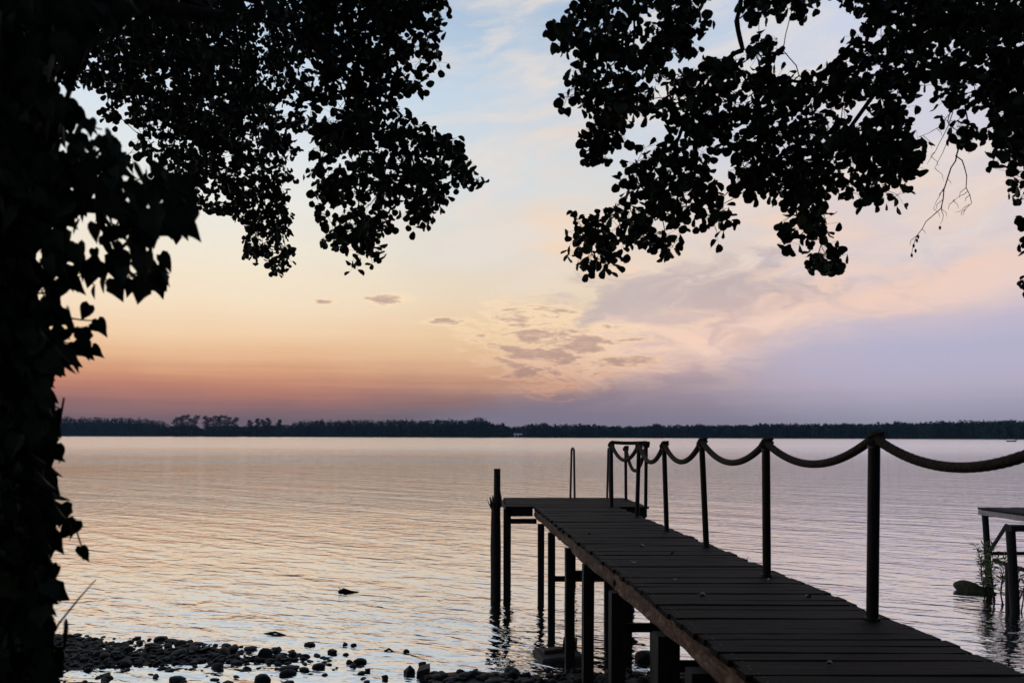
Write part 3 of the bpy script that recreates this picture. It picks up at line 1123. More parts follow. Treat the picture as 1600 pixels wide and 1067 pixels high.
def leg2(pxt, pyt, pxb, pyb, Y, r):
    a = P(pxt, pyt, Y)
    b = P(pxb, pyb, Y)
    d = b - a
    b = a + d * ((a.z + .8) / (a.z - b.z))
    a.z = min(a.z, DZ2 - .04)
    mb_ = MB()
    mb_.tube([a.lerp(b, f) for f in np.linspace(0, 1, 7)], r, 9, wob=.05)
    return mb_.build('leg', M['pile'], j2, smooth=True, sharp=50)


leg2(1539.5, 803, 1547, 924, 12.55, .046)
leg2(1579, 822, 1586, 944, 11.2, .062)
leg2(1577.5, 877, 1578, 944, 11.35, .055)
mb = MB(); mb.box((px_x(1573, 11.2), 11.1, DZ2 - .21), (px_x(1573, 11.2) + 1.9, 11.25, DZ2 - .122), bev=.006); mb.build('beam', M['pile'], j2)
for (a, b, r) in ((P(1547, 860, 12.5), P(1573, 819, 11.3), .028), (P(1549, 863, 12.5), P(1690, 863, 12.3), .03), (P(1554, 874, 12.4), P(1650, 905, 11.0), .035)):
    mb = MB(); mb.tube([a, a.lerp(b, .5) + Vector((0, 0, .004)), b], r, 8, wob=.05); mb.build('brace', M['pile'], j2, smooth=True, sharp=50)
leg2(1745, 815, 1750, 930, 12.4, .05)
leg2(1790, 830, 1795, 950, 11.2, .06)
for yv in (8.6, 6.0, 4.0):
    for xo in (.12, W2 - .12):
        mb = MB(); mb.tube([(xc + xo, yv, -.8), (xc + xo, yv, DZ2 - .04)], .055, 9); mb.build('leg', M['pile'], j2, smooth=True, sharp=50)

# log lying in the water by the neighbouring jetty
a = W(1491, 919); b = W(1556, 927)
t = a.copy(); t.z = 0
mb = MB()
pts = []
rad = []
for f in np.linspace(0, 1, 12):
    p_ = a.lerp(b, f)
    p_.z = .085 - .11 * f
    p_.y -= .05 * math.sin(f * 3)
    pts.append(p_)
    rad.append((.035 + .115 * math.sin(min(1, f * 3.2 + .02) * math.pi / 2)) * (1 - .62 * f) * (1 + .07 * math.sin(f * 19)))
mb.tube(pts, rad, 14, wob=.06)
o = mb.build('driftwood_log', M['log'], smooth=True)
tag(o, 'short thick mossy log lying in the water beside the grey jetty legs', 'log')


# willow shoots growing by the legs
def leaf_blade(L, w):
    return [(0, 0, 0), (w * .8, L * .35, .1 * w), (w * .55, L * .7, 0), (0, L, -.3 * w), (-w * .55, L * .7, 0), (-w * .8, L * .35, .1 * w)]


def shoot(px, py, Y, hgt, lean, nl, label):
    base = P(px, py, Y)
    base.z = -.1
    t_ = thing('willow_shoot', label, 'plant', (base.x, base.y, 0))
    ms_, ml = MB(), MB()
    stems = 4
    for s in range(stems):
        lx = lean + random.uniform(-.28, .28)
        top_ = hgt * random.uniform(.65, 1.05)
        pts_ = []
        bx0 = base + Vector((random.uniform(-.08, .08), random.uniform(-.1, .1), 0))
        for f in np.linspace(0, 1, 8):
            pts_.append(bx0 + Vector((lx * f ** 1.4 + .02 * math.sin(9 * f + s), random.uniform(-.01, .01), (top_ + .1) * f)))
        ms_.tube(pts_, [.011 * (1 - .8 * f) for f in np.linspace(0, 1, 8)], 5)
        for q in range(nl):
            f = random.uniform(.3, 1.0)
            i = min(6, int(f * 7))
            p_ = pts_[i].lerp(pts_[i + 1], f * 7 - i)
            L = random.uniform(.07, .13)
            a = random.uniform(0, 6.28)
            Q = Matrix.Translation(p_) @ Matrix.Rotation(a, 4, 'Z') @ Matrix.Rotation(random.uniform(-.2, 1.0), 4, 'X') @ Matrix.Rotation(random.uniform(-1, 1), 4, 'Y')
            ml.add([Q @ Vector(v_) for v_ in leaf_blade(L, .014)], [(0, 1, 2, 3), (0, 3, 4, 5)])
    ms_.build('stem', M['twig'], t_, smooth=True)
    ml.build('foliage', M['willow'], t_, 'stuff')


shoot(1545, 925, 12.3, .95, -.16, 52, 'slender willow shoots beside the thin outer leg of the grey jetty')
shoot(1560, 940, 11.7, 1.0, .05, 50, 'tall thin willow shoots between the two legs of the grey jetty')
shoot(1592, 946, 11.3, .95, .12, 70, 'leafy willow shoots at the right edge beside the thick jetty leg')

# ------------------------------------------------------------------ stones
stone_mesh = []
for v in range(9):
    bm = bmesh.new()
    bmesh.ops.create_icosphere(bm, subdivisions=2, radius=1.0)
    rr = np.random.default_rng(v)
    dirs = rr.normal(size=(9, 3))
    dirs /= np.linalg.norm(dirs, axis=1, keepdims=True)
    cut = rr.uniform(.45, .92, 9)
    for vt in bm.verts:
        c = np.array(vt.co)
        for d_, k_ in zip(dirs, cut):
            e_ = c @ d_
            if e_ > k_:
                c = c - d_ * (e_ - k_) * .85
        c = c * (1 + .06 * (rr.random() - .5))
        vt.co = c
    me = bpy.data.meshes.new('stone')
    bm.to_mesh(me)
    bm.free()
    me.materials.append(M['stone'])
    me.polygons.foreach_set('use_smooth', [True] * len(me.polygons))
    me.set_sharp_from_angle(angle=R(38))
    stone_mesh.append(me)


def stone(x, y, z, sx, sy, sz, label, group=None, name='stone', var=None, tilt=.25, rz=None):
    o_ = bpy.data.objects.new(name, stone_mesh[random.randrange(9) if var is None else var])
    C.objects.link(o_)
    o_.location = (x, y, z)
    o_.rotation_euler = (random.uniform(-tilt, tilt), random.uniform(-tilt, tilt), random.uniform(0, 6.28) if rz is None else rz)
    o_.scale = (sx, sy, sz)
    return tag(o_, label, 'stone', group)


def px_stone(px, py, wpx, hpx, label, group=None, **k):
    b = W(px, py + hpx * .45)
    s = b.y / F
    return stone(b.x, b.y + .02, hpx * s * .08, wpx * s * .5, wpx * s * .45, hpx * s * .45, label, group, **k)


for (px, py, w, hgt, lab) in (
        (519, 1015, 18, 14, 'rounded stone in the shallows right of the cobble spit, largest of its three'),
        (484, 1004, 19, 11, 'low wedge shaped stone at the water side of the cobble spit'),
        (539, 1004, 12, 9, 'small round stone, left one of a pair out in the shallows'),
        (553, 1006, 11, 8, 'small round stone, right one of a pair out in the shallows'),
        (541, 1021, 12, 6, 'small flat stone lying just right of the largest shallows stone'),
        (635, 1014, 12, 10, 'lone small angular stone far out in the still water'),
        (562, 1030, 24, 13, 'low brown stone at the tip of the cobble spit'),
        (575, 1045, 12, 11, 'small dark stone in the still water below the spit tip'),
        (602, 1053, 16, 19, 'tall blunt stone standing left of the pointed stone'),
        (661, 1034, 15, 10, 'oval stone lying just behind the big square stone'),
        (741, 1049, 28, 13, 'flat topped broad stone left of the mooring post reflection'),
        (712, 1050, 9, 6, 'tiny triangular stone left of the flat topped broad stone'),
        (504, 1026, 11, 5, 'tiny flat stone awash beside the cobble spit'),
        (474, 1026, 14, 11, 'round dark stone sitting at the edge of the spit shallows'),
        (456, 1018, 18, 16, 'thick dark cobble standing proud on the spit edge')):
    px_stone(px, py, w, hgt, lab, tilt=.12)
# the pointed one and its square neighbour
b = W(640, 1054); s = b.y / F
mb = MB()
w_, h_ = 18 * s, 14 * s
mb.add([(b.x - w_ * .5, b.y, -.02), (b.x - w_ * .25, b.y - .09, -.03), (b.x + w_ * .4, b.y - .05, -.03), (b.x + w_ * .5, b.y + .1, -.02), (b.x - w_ * .2, b.y + .13, -.02),
        (b.x - w_ * .5, b.y + .02, h_ * .42), (b.x - .02, b.y - .05, h_ * .55), (b.x + w_ * .48, b.y + .03, h_ * .5), (b.x + w_ * .05, b.y + .04, h_)],
       [(0, 1, 6, 5), (1, 2, 7, 6), (2, 3, 7), (3, 4, 8, 7), (4, 0, 5, 8), (5, 6, 8), (6, 7, 8)])
o = mb.build('stone', M['stone']); tag(o, 'pointed upright stone standing in the still water', 'stone')
b = W(662, 1056); s = b.y / F
mb = MB()
w_, h_ = 22 * s, 16 * s
mb.add([(b.x - w_ * .5, b.y - .05, -.03), (b.x + w_ * .45, b.y - .08, -.03), (b.x + w_ * .5, b.y + .12, -.03), (b.x - w_ * .4, b.y + .14, -.03),
        (b.x - w_ * .45, b.y - .04, h_ * .55), (b.x + w_ * .40, b.y - .06, h_ * .95), (b.x + w_ * .46, b.y + .1, h_), (b.x - w_ * .3, b.y + .12, h_ * .72)],
       [(0, 1, 5, 4), (1, 2, 6, 5), (2, 3, 7, 6), (3, 0, 4, 7), (4, 5, 6, 7)])
o = mb.build('stone', M['stone']); tag(o, 'big square dark stone right beside the pointed upright stone', 'stone')

# cobble spit: 280 single cobbles, smaller ones as one mass
cnt = 0
SG = 'cobbles heaped on the wet spit'
taken = []
tries = 0
while cnt < 280 and tries < 40000:
    tries += 1
    px = random.uniform(70, 575)
    py = random.uniform(988, 1064)
    lim = np.interp(px, [60, 100, 250, 400, 480, 575], [984, 987, 995, 1006, 1016, 1036])
    if py < lim or (1044 < py and random.random() < .8 and px < 560):
        continue
    b = W(px, py, .03)
    if py > lim + 8 and px > 500 and random.random() < .6:
        continue
    sc = random.uniform(.028, .06) if random.random() < .8 else random.uniform(.06, .10)
    if any((b.x - q[0]) ** 2 + (b.y - q[1]) ** 2 < (.72 * (sc + q[2])) ** 2 for q in taken):
        continue
    taken.append((b.x, b.y, sc))
    z = max(float(ground_z(b.x, b.y)), -.02)
    stone(b.x, b.y, z + sc * .25, sc * random.uniform(.9, 1.5), sc * random.uniform(.7, 1.1), sc * random.uniform(.35, .75),
          'small dark cobble lying in the heap on the wet spit at lower left', SG)
    cnt += 1
# dark rubble below the platform legs and along the bank
cents = []
vs_all, fs_all, base = [], [], 0
ico = stone_mesh[0]
smv = [np.array([v.co[:] for v in me.vertices]) for me in stone_mesh]
smf = [np.array([p.vertices[:] for p in me.polygons]) for me in stone_mesh]
for k in range(2600):
    if k < 1500:
        x = random.uniform(-5.2, -1.0)
        y = float(shore_y(x)) - random.uniform(-.15, 1.6) + random.gauss(0, .12)
        sc = random.uniform(.018, .05)
    else:
        x = random.uniform(-1.2, 6.6)
        y = 8.30 - abs(random.gauss(0, .55)) + random.gauss(0, .08)
        sc = random.uniform(.025, .085)
        if random.random() < .25:
            y = random.uniform(5.5, 8.3)
    z = float(ground_z(x, y))
    if z < -.02 or (k < 1500 and 7.7 < y < 8.6 and random.random() < .8):
        continue
    i = random.randrange(9)
    q = Matrix.Rotation(random.uniform(0, 6.28), 3, 'Z') @ Matrix.Rotation(random.uniform(-.4, .4), 3, 'X')
    v = smv[i] * np.array([sc * random.uniform(.9, 1.3), sc, sc * random.uniform(.3, .7)])
    v = v @ np.array(q).T + np.array([x, y, z + sc * .2])
    vs_all.append(v)
    fs_all.append(smf[i] + base)
    base += len(v)
me = np_mesh('pebbles', np.concatenate(vs_all), np.concatenate(fs_all), 3)
o = link_mesh('pebbles', me, M['stone'], kind='stuff', smooth=False)
tag(o, 'wet dark pebbles covering the shore below the jetty', 'pebbles')

# slabs under the jetty
b = W(876, 1028)
t = thing('stone_slab', 'broad flat stone slab half in the water under the jetty', 'slab', (b.x, b.y, 0))
mb = MB()
s = b.y / F
Q = Matrix.Translation((b.x, b.y, .0)) @ Matrix.Rotation(.12, 4, 'Z') @ Matrix.Rotation(-.05, 4, 'Y')
mb.box((-34 * s, -.16, -.12), (34 * s, .30, .055), Q, bev=.02); mb.build('slab', M['slab'], t)
b2 = W(893, 1022)
mb = MB()
Q = Matrix.Translation((b2.x, b2.y + .05, .055)) @ Matrix.Rotation(-.2, 4, 'Z') @ Matrix.Rotation(.05, 4, 'Y')
mb.box((-12 * s, -.1, -.03), (10 * s, .1, .12), Q, bev=.014)
o = mb.build('concrete_block', M['slab']); tag(o, 'rough concrete block resting on the flat slab under the jetty', 'block')
b3 = W(862, 1025)
mb = MB()
Q = Matrix.Translation((b3.x, b3.y, .075)) @ Matrix.Rotation(.2, 4, 'Z') @ Matrix.Rotation(-.08, 4, 'Y')
mb.box((-14 * s, -.05, -.02), (18 * s, .05, .02), Q, bev=.006)
o = mb.build('broken_board', M['edge']); tag(o, 'short broken board lying on the flat slab under the jetty', 'board')
px_stone(1012, 1018, 42, 30, 'large dark boulder under the jetty by the rear piles', name='boulder')

# floating bits
a = W(529, 925.5); b = W(562, 924.5)
mb = MB(); mb.tube([a + Vector((0, 0, .01)), a.lerp(b, .25) + Vector((0, .02, .035)), a.lerp(b, .6) + Vector((0, -.01, .012)), b], [.02, .035, .018, .006], 7, wob=.2)
mb.tube([a + Vector((.05, 0, .02)), a + Vector((.0, .02, .09))], [.008, .003], 5)
o = mb.build('floating_branch', M['pile'], smooth=True); tag(o, 'dark broken branch floating on the water left of the mooring post', 'branch')
for (pa, pb, lab) in (((413, 990), (447, 992), 'dark floating stick just off the cobble spit'),
                      ((601, 1017), (615, 1017), 'thin floating twig left of the lone angular stone')):
    a = W(*pa); b = W(*pb)
    mb = MB(); mb.tube([a, a.lerp(b, .5) + Vector((0, .02, .02)), b], [.01, .016, .005], 6, wob=.2)
    o = mb.build('floating_stick', M['pile'], smooth=True); tag(o, lab, 'stick')


# ------------------------------------------------------------------ foliage tools
def poly_mask(poly, x, y):
    poly = np.array(poly, float)
    ins = np.zeros(len(x), bool)
    j = len(poly) - 1
    for i in range(len(poly)):
        xi, yi = poly[i]
        xj, yj = poly[j]
        c = ((yi > y) != (yj > y)) & (x < (xj - xi) * (y - yi) / (yj - yi + 1e-9) + xi)
        ins ^= c
        j = i
    return ins


ALDER = np.array([(0, 0, 0), (.27, .16, .02), (.46, .42, .05), (.47, .68, .06), (.30, .93, .03), (0.04, .97, -.02), (-.28, .94, .03), (-.47, .70, .06), (-.46, .42, .05), (-.27, .16, .02), (0, .5, -.03)])
ALDER = ALDER * np.array([1, 1, 3.0])
ALDER_F = [(10, i, (i + 1) % 10) for i in range(10)]
IVY = np.array([(0, 0, 0), (.26, -.13, .03), (.48, .02, .05), (.50, .24, .03), (.54, .44, .06), (.32, .68, .02), (.02, 1.14, -.06), (-.27, .68, .02), (-.52, .42, .06),
                (-.47, .22, .03), (-.46, 0.0, .05), (-.24, -.13, .03), (0, .35, -.03)])
IVY = IVY * np.array([1, 1, 2.2])
IVY_F = [(12, i, (i + 1) % 12) for i in range(12)]
IVY2 = np.array([(0, 0, 0), (.3, -.12, .03), (.52, .08, .05), (.54, .32, .05), (.42, .58, .03), (.22, .86, .0), (.03, 1.2, -.08), (-.18, .88, 0), (-.40, .58, .03),
                 (-.52, .30, .05), (-.5, .06, .05), (-.28, -.12, .03), (0, .4, -.03)]) * np.array([.85, 1, 2.2])


def leaf_mesh(name, verts, faces, mat):
    me_ = bpy.data.meshes.new(name)
    me_.from_pydata([tuple(v) for v in verts], [], faces)
    me_.materials.append(mat)
    me_.polygons.foreach_set('use_smooth', [True] * len(me_.polygons))
    return me_


def rand_rot(k, rg, hang=0.5):
    """leaf frames: +y along the leaf (drooping by hang), +z its upper side"""
    az_ = rg.uniform(0, 2 * math.pi, k)
    droop = rg.normal(-hang, .55, k)
    ydir = np.stack([np.cos(az_) * np.cos(droop), np.sin(az_) * np.cos(droop), np.sin(droop)], -1)
    r_ = rg.normal(size=(k, 3)) * .55 + np.array([0, 0, 1.0])
    x_ = np.cross(ydir, r_)
    x_ /= np.linalg.norm(x_, axis=1, keepdims=True)
    z_ = np.cross(x_, ydir)
    return np.stack([x_, ydir, z_], -1)      # columns are the axes


def leaves_stuff(name, pos, rot, size, verts, faces, mat, parent):
    k, nv = len(pos), len(verts)
    v = np.einsum('kij,nj->kni', rot, verts) * size[:, None, None] + pos[:, None, :]
    f = (np.array(faces)[None] + (np.arange(k) * nv)[:, None, None]).reshape(-1, 3)
    me_ = np_mesh(name, v.reshape(-1, 3), f, 3)
    return link_mesh(name, me_, mat, parent, 'stuff')


def leaf_parts(pos, rot, size, me_, parent, name='leaf'):
    for p_, r_, s_ in zip(pos, rot, size):
        o_ = bpy.data.objects.new(name, me_)
        C.objects.link(o_)
        Mx_ = Matrix([[r_[0][0] * s_, r_[0][1] * s_, r_[0][2] * s_, p_[0]], [r_[1][0] * s_, r_[1][1] * s_, r_[1][2] * s_, p_[1]],
                      [r_[2][0] * s_, r_[2][1] * s_, r_[2][2] * s_, p_[2]], [0, 0, 0, 1]])
        place_child(o_, parent, Mx_)


def grow(seeds, pts, rg):
    """join every twig end to the growing branch tree; returns nodes, parent index, loads"""
    nodes = np.array([s[0] for s in seeds] + list(pts))
    ns = len(seeds)
    N_ = len(nodes)
    par = np.full(N_, -1)
    plen = np.zeros(N_)
    for i, s in enumerate(seeds):
        par[i] = s[1]
        if s[1] >= 0:
            plen[i] = plen[s[1]] + np.linalg.norm(nodes[i] - nodes[s[1]])
    done = np.zeros(N_, bool)
    done[:ns] = True
    best = np.full(N_, 1e9)
    bp_ = np.zeros(N_, int)
    for i in range(ns):
        d_ = np.linalg.norm(nodes - nodes[i], axis=1) + .12 * plen[i]
        u = d_ < best
        best[u] = d_[u]
        bp_[u] = i
    order = list(range(ns))
    for _ in range(N_ - ns):
        q = np.where(done, 1e9, best)
        i = int(q.argmin())
        done[i] = True
        par[i] = bp_[i]
        plen[i] = plen[par[i]] + np.linalg.norm(nodes[i] - nodes[par[i]])
        order.append(i)
        d_ = np.linalg.norm(nodes - nodes[i], axis=1) + .12 * plen[i]
        u = d_ < best
        best[u] = d_[u]
        bp_[u] = i
    load = np.ones(N_)
    for i in reversed(order):
        if par[i] >= 0:
            load[par[i]] += load[i]
    return nodes, par, load


def branch_mesh(nodes, par, load, rmin, kexp, rg, rmax=.09):
    mb_ = MB()
    for i in range(len(nodes)):
        p_ = par[i]
        if p_ < 0:
            continue
        a_, b_ = Vector(nodes[p_]), Vector(nodes[i])
        L_ = (b_ - a_).length
        if L_ < 1e-4:
            continue
        r1 = min(rmax, rmin * load[i] ** kexp)
        r0 = min(rmax, rmin * (load[i] * 1.3) ** kexp)
        off = Vector(rg.normal(size=3) * L_ * .07)
        m1 = a_.lerp(b_, .35) + off + Vector((0, 0, L_ * .03))
        m2 = a_.lerp(b_, .7) + off * .6
        mb_.tube([a_, m1, m2, b_], [r0, r0 * .9, r1, r1 * .85], 5 if r0 < .02 else 8, cap=False)
    return mb_


def sample(polys, per1000, rg, hole=0.0, hscale=55.0, seed=1, shrink=0):
    xs_, ys_ = [], []
    for poly in polys:
        pa = np.array(poly, float)
        x0_, y0_ = pa.min(0)
        x1_, y1_ = pa.max(0)
        k = int((x1_ - x0_) * (y1_ - y0_) / 1000 * per1000)
        x = rg.uniform(x0_, x1_, k)
        y = rg.uniform(y0_, y1_, k)
        ok = poly_mask(poly, x, y)
        if hole > 0:
            nz = vnoise(x / hscale, y / hscale, seed) * .6 + vnoise(x / hscale * 2.3, y / hscale * 2.3, seed + 1) * .4
            ok &= nz > hole
        xs_.append(x[ok])
        ys_.append(y[ok])
    return np.concatenate(xs_), np.concatenate(ys_)


def shade_crown(xr, yr, k, rg):
    """crown leaves added overhead, above the picture, to block light from the sky"""
    x = rg.uniform(*xr, k)
    y = rg.uniform(*yr, k)
    z = EYE + .66 * y + .5 + rg.uniform(0, 2.6, k)
    keep = vnoise(x * .7, y * .7, 77) > .3
    return np.stack([x, y, z], -1)[keep]


def to3d(x, y, Y):
    return np.stack([(x - CX) / F * Y, Y, EYE + (CY - y) / F * Y], -1)


def cluster_leaves(cpos, nleaf, radius, rg):
    k = len(cpos)
    rep = np.repeat(np.arange(k), nleaf)
    off = rg.normal(size=(len(rep), 3)) * np.array([1, 1, .8]) * radius
    ln = np.linalg.norm(off, axis=1, keepdims=True)
    off *= np.minimum(1, 1.7 * radius / ln)
    return cpos[rep] + off, rep


def petioles(cpos, pos_, rep_, parent):
    """a thin stalk from every twig end to its leaf"""
    a_ = cpos[rep_]
    k = len(a_)
    e_ = np.array([(1, 0, 0), (-.5, 0, .87), (-.5, 0, -.87)]) * .0013
    v = np.stack([a_[:, None] + e_[None], pos_[:, None] + e_[None] * .7], 1).reshape(-1, 3)
    f = np.array([(0, 1, 4, 3), (1, 2, 5, 4), (2, 0, 3, 5)])
    f = (f[None] + (np.arange(k) * 6)[:, None, None]).reshape(-1, 4)
    link_mesh('petioles', np_mesh('petioles', v, f, 4), M['twig'], parent, 'stuff')


def in_frame(pos):
    px_ = CX + pos[:, 0] / pos[:, 1] * F
    py_ = CY - (pos[:, 2] - EYE) / pos[:, 1] * F
    return (px_ > 5) & (px_ < 1595) & (py_ > 5) & (py_ < 1062)


def pick_300(pos, rot, size):
    """the 300 leaves that show largest from the photograph's place"""
    view = pos - np.array([0, 0, EYE])
    dist = np.linalg.norm(view, axis=1)
    face = np.abs(np.einsum('kj,kj->k', view / dist[:, None], rot[:, :, 2]))
    area = size ** 2 * face / dist ** 2 * in_frame(pos)
    o_ = np.argsort(-area)
    return o_[:300], o_[300:]


# ------------------------------------------------------------------ right hand alder
tr = thing('alder_tree', 'alder tree hanging its leafy branches into the upper right sky', 'tree', (6.6, 4.2, 1.0))
RA = [(895, -30), (1000, -30), (1092, -30), (1092, 25), (1085, 62), (1048, 92), (1035, 108), (1003, 172), (1008, 184), (985, 184), (950, 185), (910, 162),
      (882, 150), (880, 130), (897, 118), (906, 100), (902, 68), (876, 72), (864, 62), (870, 38), (892, 30), (903, 10)]
RA2 = [(926, 190), (958, 195), (972, 212), (945, 216), (938, 246), (922, 242)]
RB = [(1045, 110), (1108, 103), (1128, 80), (1158, 88), (1185, 34), (1222, 60), (1228, 100), (1254, 116), (1300, 88), (1337, 64), (1338, 45), (1362, 36), (1354, 8), (1400, -30),
      (1760, -30), (1760, 330), (1604, 300), (1580, 280), (1566, 235), (1556, 185), (1535, 172), (1484, 160), (1470, 145), (1484, 110), (1450, 112), (1420, 150), (1424, 195), (1443, 233),
      (1428, 266), (1398, 316), (1350, 308), (1322, 300), (1315, 264), (1288, 285), (1290, 330), (1316, 376), (1298, 426), (1276, 418), (1262, 395), (1220, 374),
      (1216, 352), (1230, 320), (1204, 292), (1160, 292), (1154, 250), (1132, 226), (1090, 236), (1062, 212), (1024, 172)]
RC = [(1004, 222), (1060, 218), (1092, 240), (1114, 268), (1104, 290), (1120, 322), (1172, 352), (1148, 366), (1108, 366), (1092, 346), (1062, 342), (1068, 366), (1056, 386), (1030, 396),
      (1020, 380), (985, 370), (954, 400), (948, 418), (925, 412), (897, 412), (893, 390), (902, 374), (888, 350), (896, 332), (930, 340), (958, 324), (980, 292), (978, 248), (990, 230)]
RD = [(1586, 332), (1640, 320), (1640, 380), (1594, 362)]
RE = [(1476, 186), (1526, 188), (1530, 214), (1504, 222), (1482, 206)]
RF = [(1608, 432), (1650, 430), (1650, 450), (1610, 448)]
RG_ = [(1150, -30), (1262, -30), (1256, 12), (1205, 22), (1165, 18)]
RH = [(1300, -30), (1380, -30), (1352, 2), (1318, 8)]
r1 = np.random.default_rng(5)
xa, ya = sample([RA, RB, RC, RD, RE, RF, RG_, RH], 5.4, r1, .22, 24, 6)
xb, yb = sample([RA2], 16, r1)
xd, yd_ = sample([[(1380, -30), (1760, -30), (1760, 250), (1580, 180), (1480, 90), (1400, 40)]], 1.6, r1, .25, 60, 9)
xo, yo = sample([[(860, -420), (2250, -420), (2250, 250), (1770, 250), (1760, -30), (880, -30)]], .85, r1, .3, 120, 12)
up1 = shade_crown((0.4, 9.0), (1.0, 8.0), 1500, r1)  # unseen leaf clusters overhead, added to keep sky light off the foreground
dep = np.concatenate([r1.normal(5.2, .33, len(xa)), r1.normal(5.1, .1, len(xb)), r1.normal(6.2, .5, len(xd)), r1.normal(5.6, .8, len(xo))])
cl = np.concatenate([to3d(np.concatenate([xa, xb, xd, xo]), np.concatenate([ya, yb, yd_, yo]), dep), up1])
seeds = [((6.6, 4.2, 5.0), -1)]


def add_limb(seeds_, start, pts):
    last = start
    for p_ in pts:
        seeds_.append((tuple(p_), last))
        last = len(seeds_) - 1
    return last


k1 = add_limb(seeds, 0, [P(2000, -120, 4.6), P(1750, -150, 5.0), P(1500, -110, 5.2), P(1300, -95, 5.2), P(1140, -40, 5.1)])
add_limb(seeds, k1, [P(1150, 30, 5.1), P(1160, 78, 5.1), P(1120, 104, 5.1), P(1080, 150, 5.1), P(1060, 215, 5.1), P(1000, 290, 5.1), P(940, 350, 5.1)])
add_limb(seeds, 3, [P(1440, -20, 5.2), P(1405, 60, 5.2), P(1370, 140, 5.2), P(1310, 220, 5.2), P(1265, 300, 5.2)])
add_limb(seeds, 1, [P(1720, 60, 5.1), P(1660, 200, 5.2), P(1620, 330, 5.2)])
add_limb(seeds, k1, [P(1040, -40, 5.2), P(985, 30, 5.2), P(965, 110, 5.2)])
nodes, par, load = grow(seeds, cl, r1)
mb = branch_mesh(nodes, par, load, .0017, .43, r1, .045)
mb.build('branches', M['twig'], tr, 'stuff', smooth=True)
mb = MB()
mb.tube([(6.75, 4.2, .5), (6.7, 4.25, 2), (6.62, 4.2, 3.6), (6.6, 4.2, 5.0), (6.75, 4.3, 7.0), (6.6, 4.5, 9.0)], [.3, .24, .2, .18, .12, .05], 12, wob=.06)
mb.tube([(6.6, 4.2, 5.0), P(2000, -120, 4.6), P(1750, -150, 5.0)], [.11, .08, .06], 9)
mb.build('trunk', M['bark'], tr, smooth=True)
pos, rep = cluster_leaves(cl, r1.integers(4, 9, len(cl)), .056, r1)
petioles(cl, pos, rep, tr)
size = r1.uniform(.046, .076, len(pos))
rot = rand_rot(len(pos), r1, .95)
big, rest = pick_300(pos, rot, size)
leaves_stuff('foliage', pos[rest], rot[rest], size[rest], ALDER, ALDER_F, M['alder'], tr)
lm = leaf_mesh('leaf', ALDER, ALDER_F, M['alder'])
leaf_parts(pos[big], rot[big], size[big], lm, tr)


# bare twigs that hang from its right side
def bare(seed_px, r0, parent):
    mb_ = MB()
    for line, ra in seed_px:
        pts_ = [P(x_, y_, 5.2) for x_, y_ in line]
        fine = []
        for a_, b_ in zip(pts_, pts_[1:]):
            for f in (0, .5):
                fine.append(a_.lerp(b_, f) + Vector((random.uniform(-.008, .008), random.uniform(-.01, .01), random.uniform(-.006, .006))))
        fine.append(pts_[-1])
        mb_.tube(fine, [ra * (1 - .75 * i / len(fine)) for i in range(len(fine))], 5)
        for p_ in fine[3:]:
            if random.random() < .45:
                L = random.uniform(.03, .09)
                s_ = random.choice((-1, 1))
                mb_.tube([p_, p_ + Vector((s_ * L * .6, 0, -L * .5)), p_ + Vector((s_ * L * .7, 0, -L))], [.0022, .0018, .001], 4)
    for x_, y_ in ((1427, 380), (1424, 395), (1432, 372), (1468, 352), (1430, 388), (1434, 366)):
        q = P(x_, y_, 5.2)
        mb_.tube([q, q + Vector((0, 0, -.012)), q + Vector((0.003, 0, -.026))], [.004, .009, .003], 6)
    return mb_.build('bare_twig', M['twig'], parent, smooth=True)


bare([([(1502, 205), (1497, 238), (1484, 262), (1477, 295), (1470, 325), (1447, 345), (1430, 368), (1424, 395)], .0055),
      ([(1495, 240), (1506, 262), (1512, 290), (1516, 318), (1504, 335)], .004),
      ([(1512, 298), (1500, 306), (1488, 312)], .0025), ([(1514, 320), (1502, 328), (1492, 330)], .0022),
      ([(1477, 290), (1466, 305), (1458, 325)], .0025), ([(1472, 318), (1474, 335), (1468, 350)], .0025),
      ([(1486, 172), (1470, 195), (1450, 207), (1434, 213)], .003), ([(1488, 175), (1472, 215), (1462, 235), (1448, 255)], .003),
      ([(1484, 200), (1475, 235), (1460, 262)], .0028), ([(1508, 228), (1514, 240)], .002)], .006, tr)

# ------------------------------------------------------------------ left tree, ivy round its trunk
tl = thing('alder_tree', 'big tree at the left edge with ivy covered trunk and dark overhanging crown', 'tree', (-1.45, 2.15, 1.0))
LA = [(-60, -30), (690, -30), (702, 28), (684, 45), (686, 76), (690, 100), (680, 120), (682, 138), (662, 146), (640, 158), (628, 132), (602, 138), (612, 164), (640, 188), (662, 194), (698, 210), (728, 224),
      (748, 252), (745, 286), (732, 294), (704, 282), (684, 264), (688, 316), (672, 336), (678, 352), (640, 356), (606, 322), (590, 380), (592, 408), (556, 412), (546, 396), (548, 376), (522, 382), (506, 360), (508, 330),
      (500, 300), (484, 278), (482, 258), (492, 240), (478, 205), (462, 205), (452, 180), (470, 160), (484, 120), (452, 130), (440, 200), (454, 224), (454, 278), (444, 300), (438, 318), (464, 374), (448, 396), (454, 410),
      (438, 424), (424, 416), (384, 396), (386, 374), (376, 340), (345, 328), (312, 314), (270, 300), (268, 255), (215, 180), (165, 150), (120, 110), (-60, 90)]
r2 = np.random.default_rng(21)
xa, ya = sample([LA], 5.7, r2, .28, 24, 15)
lobe = xa > 472
xs_l, ys_l = sample([LA], 10.2, r2, .34, 17, 61)
kl = xs_l <= 472
xa, ya = np.concatenate([xa[lobe], xs_l[kl]]), np.concatenate([ya[lobe], ys_l[kl]])
far_lobe = np.concatenate([np.zeros(lobe.sum()), np.ones(kl.sum())])
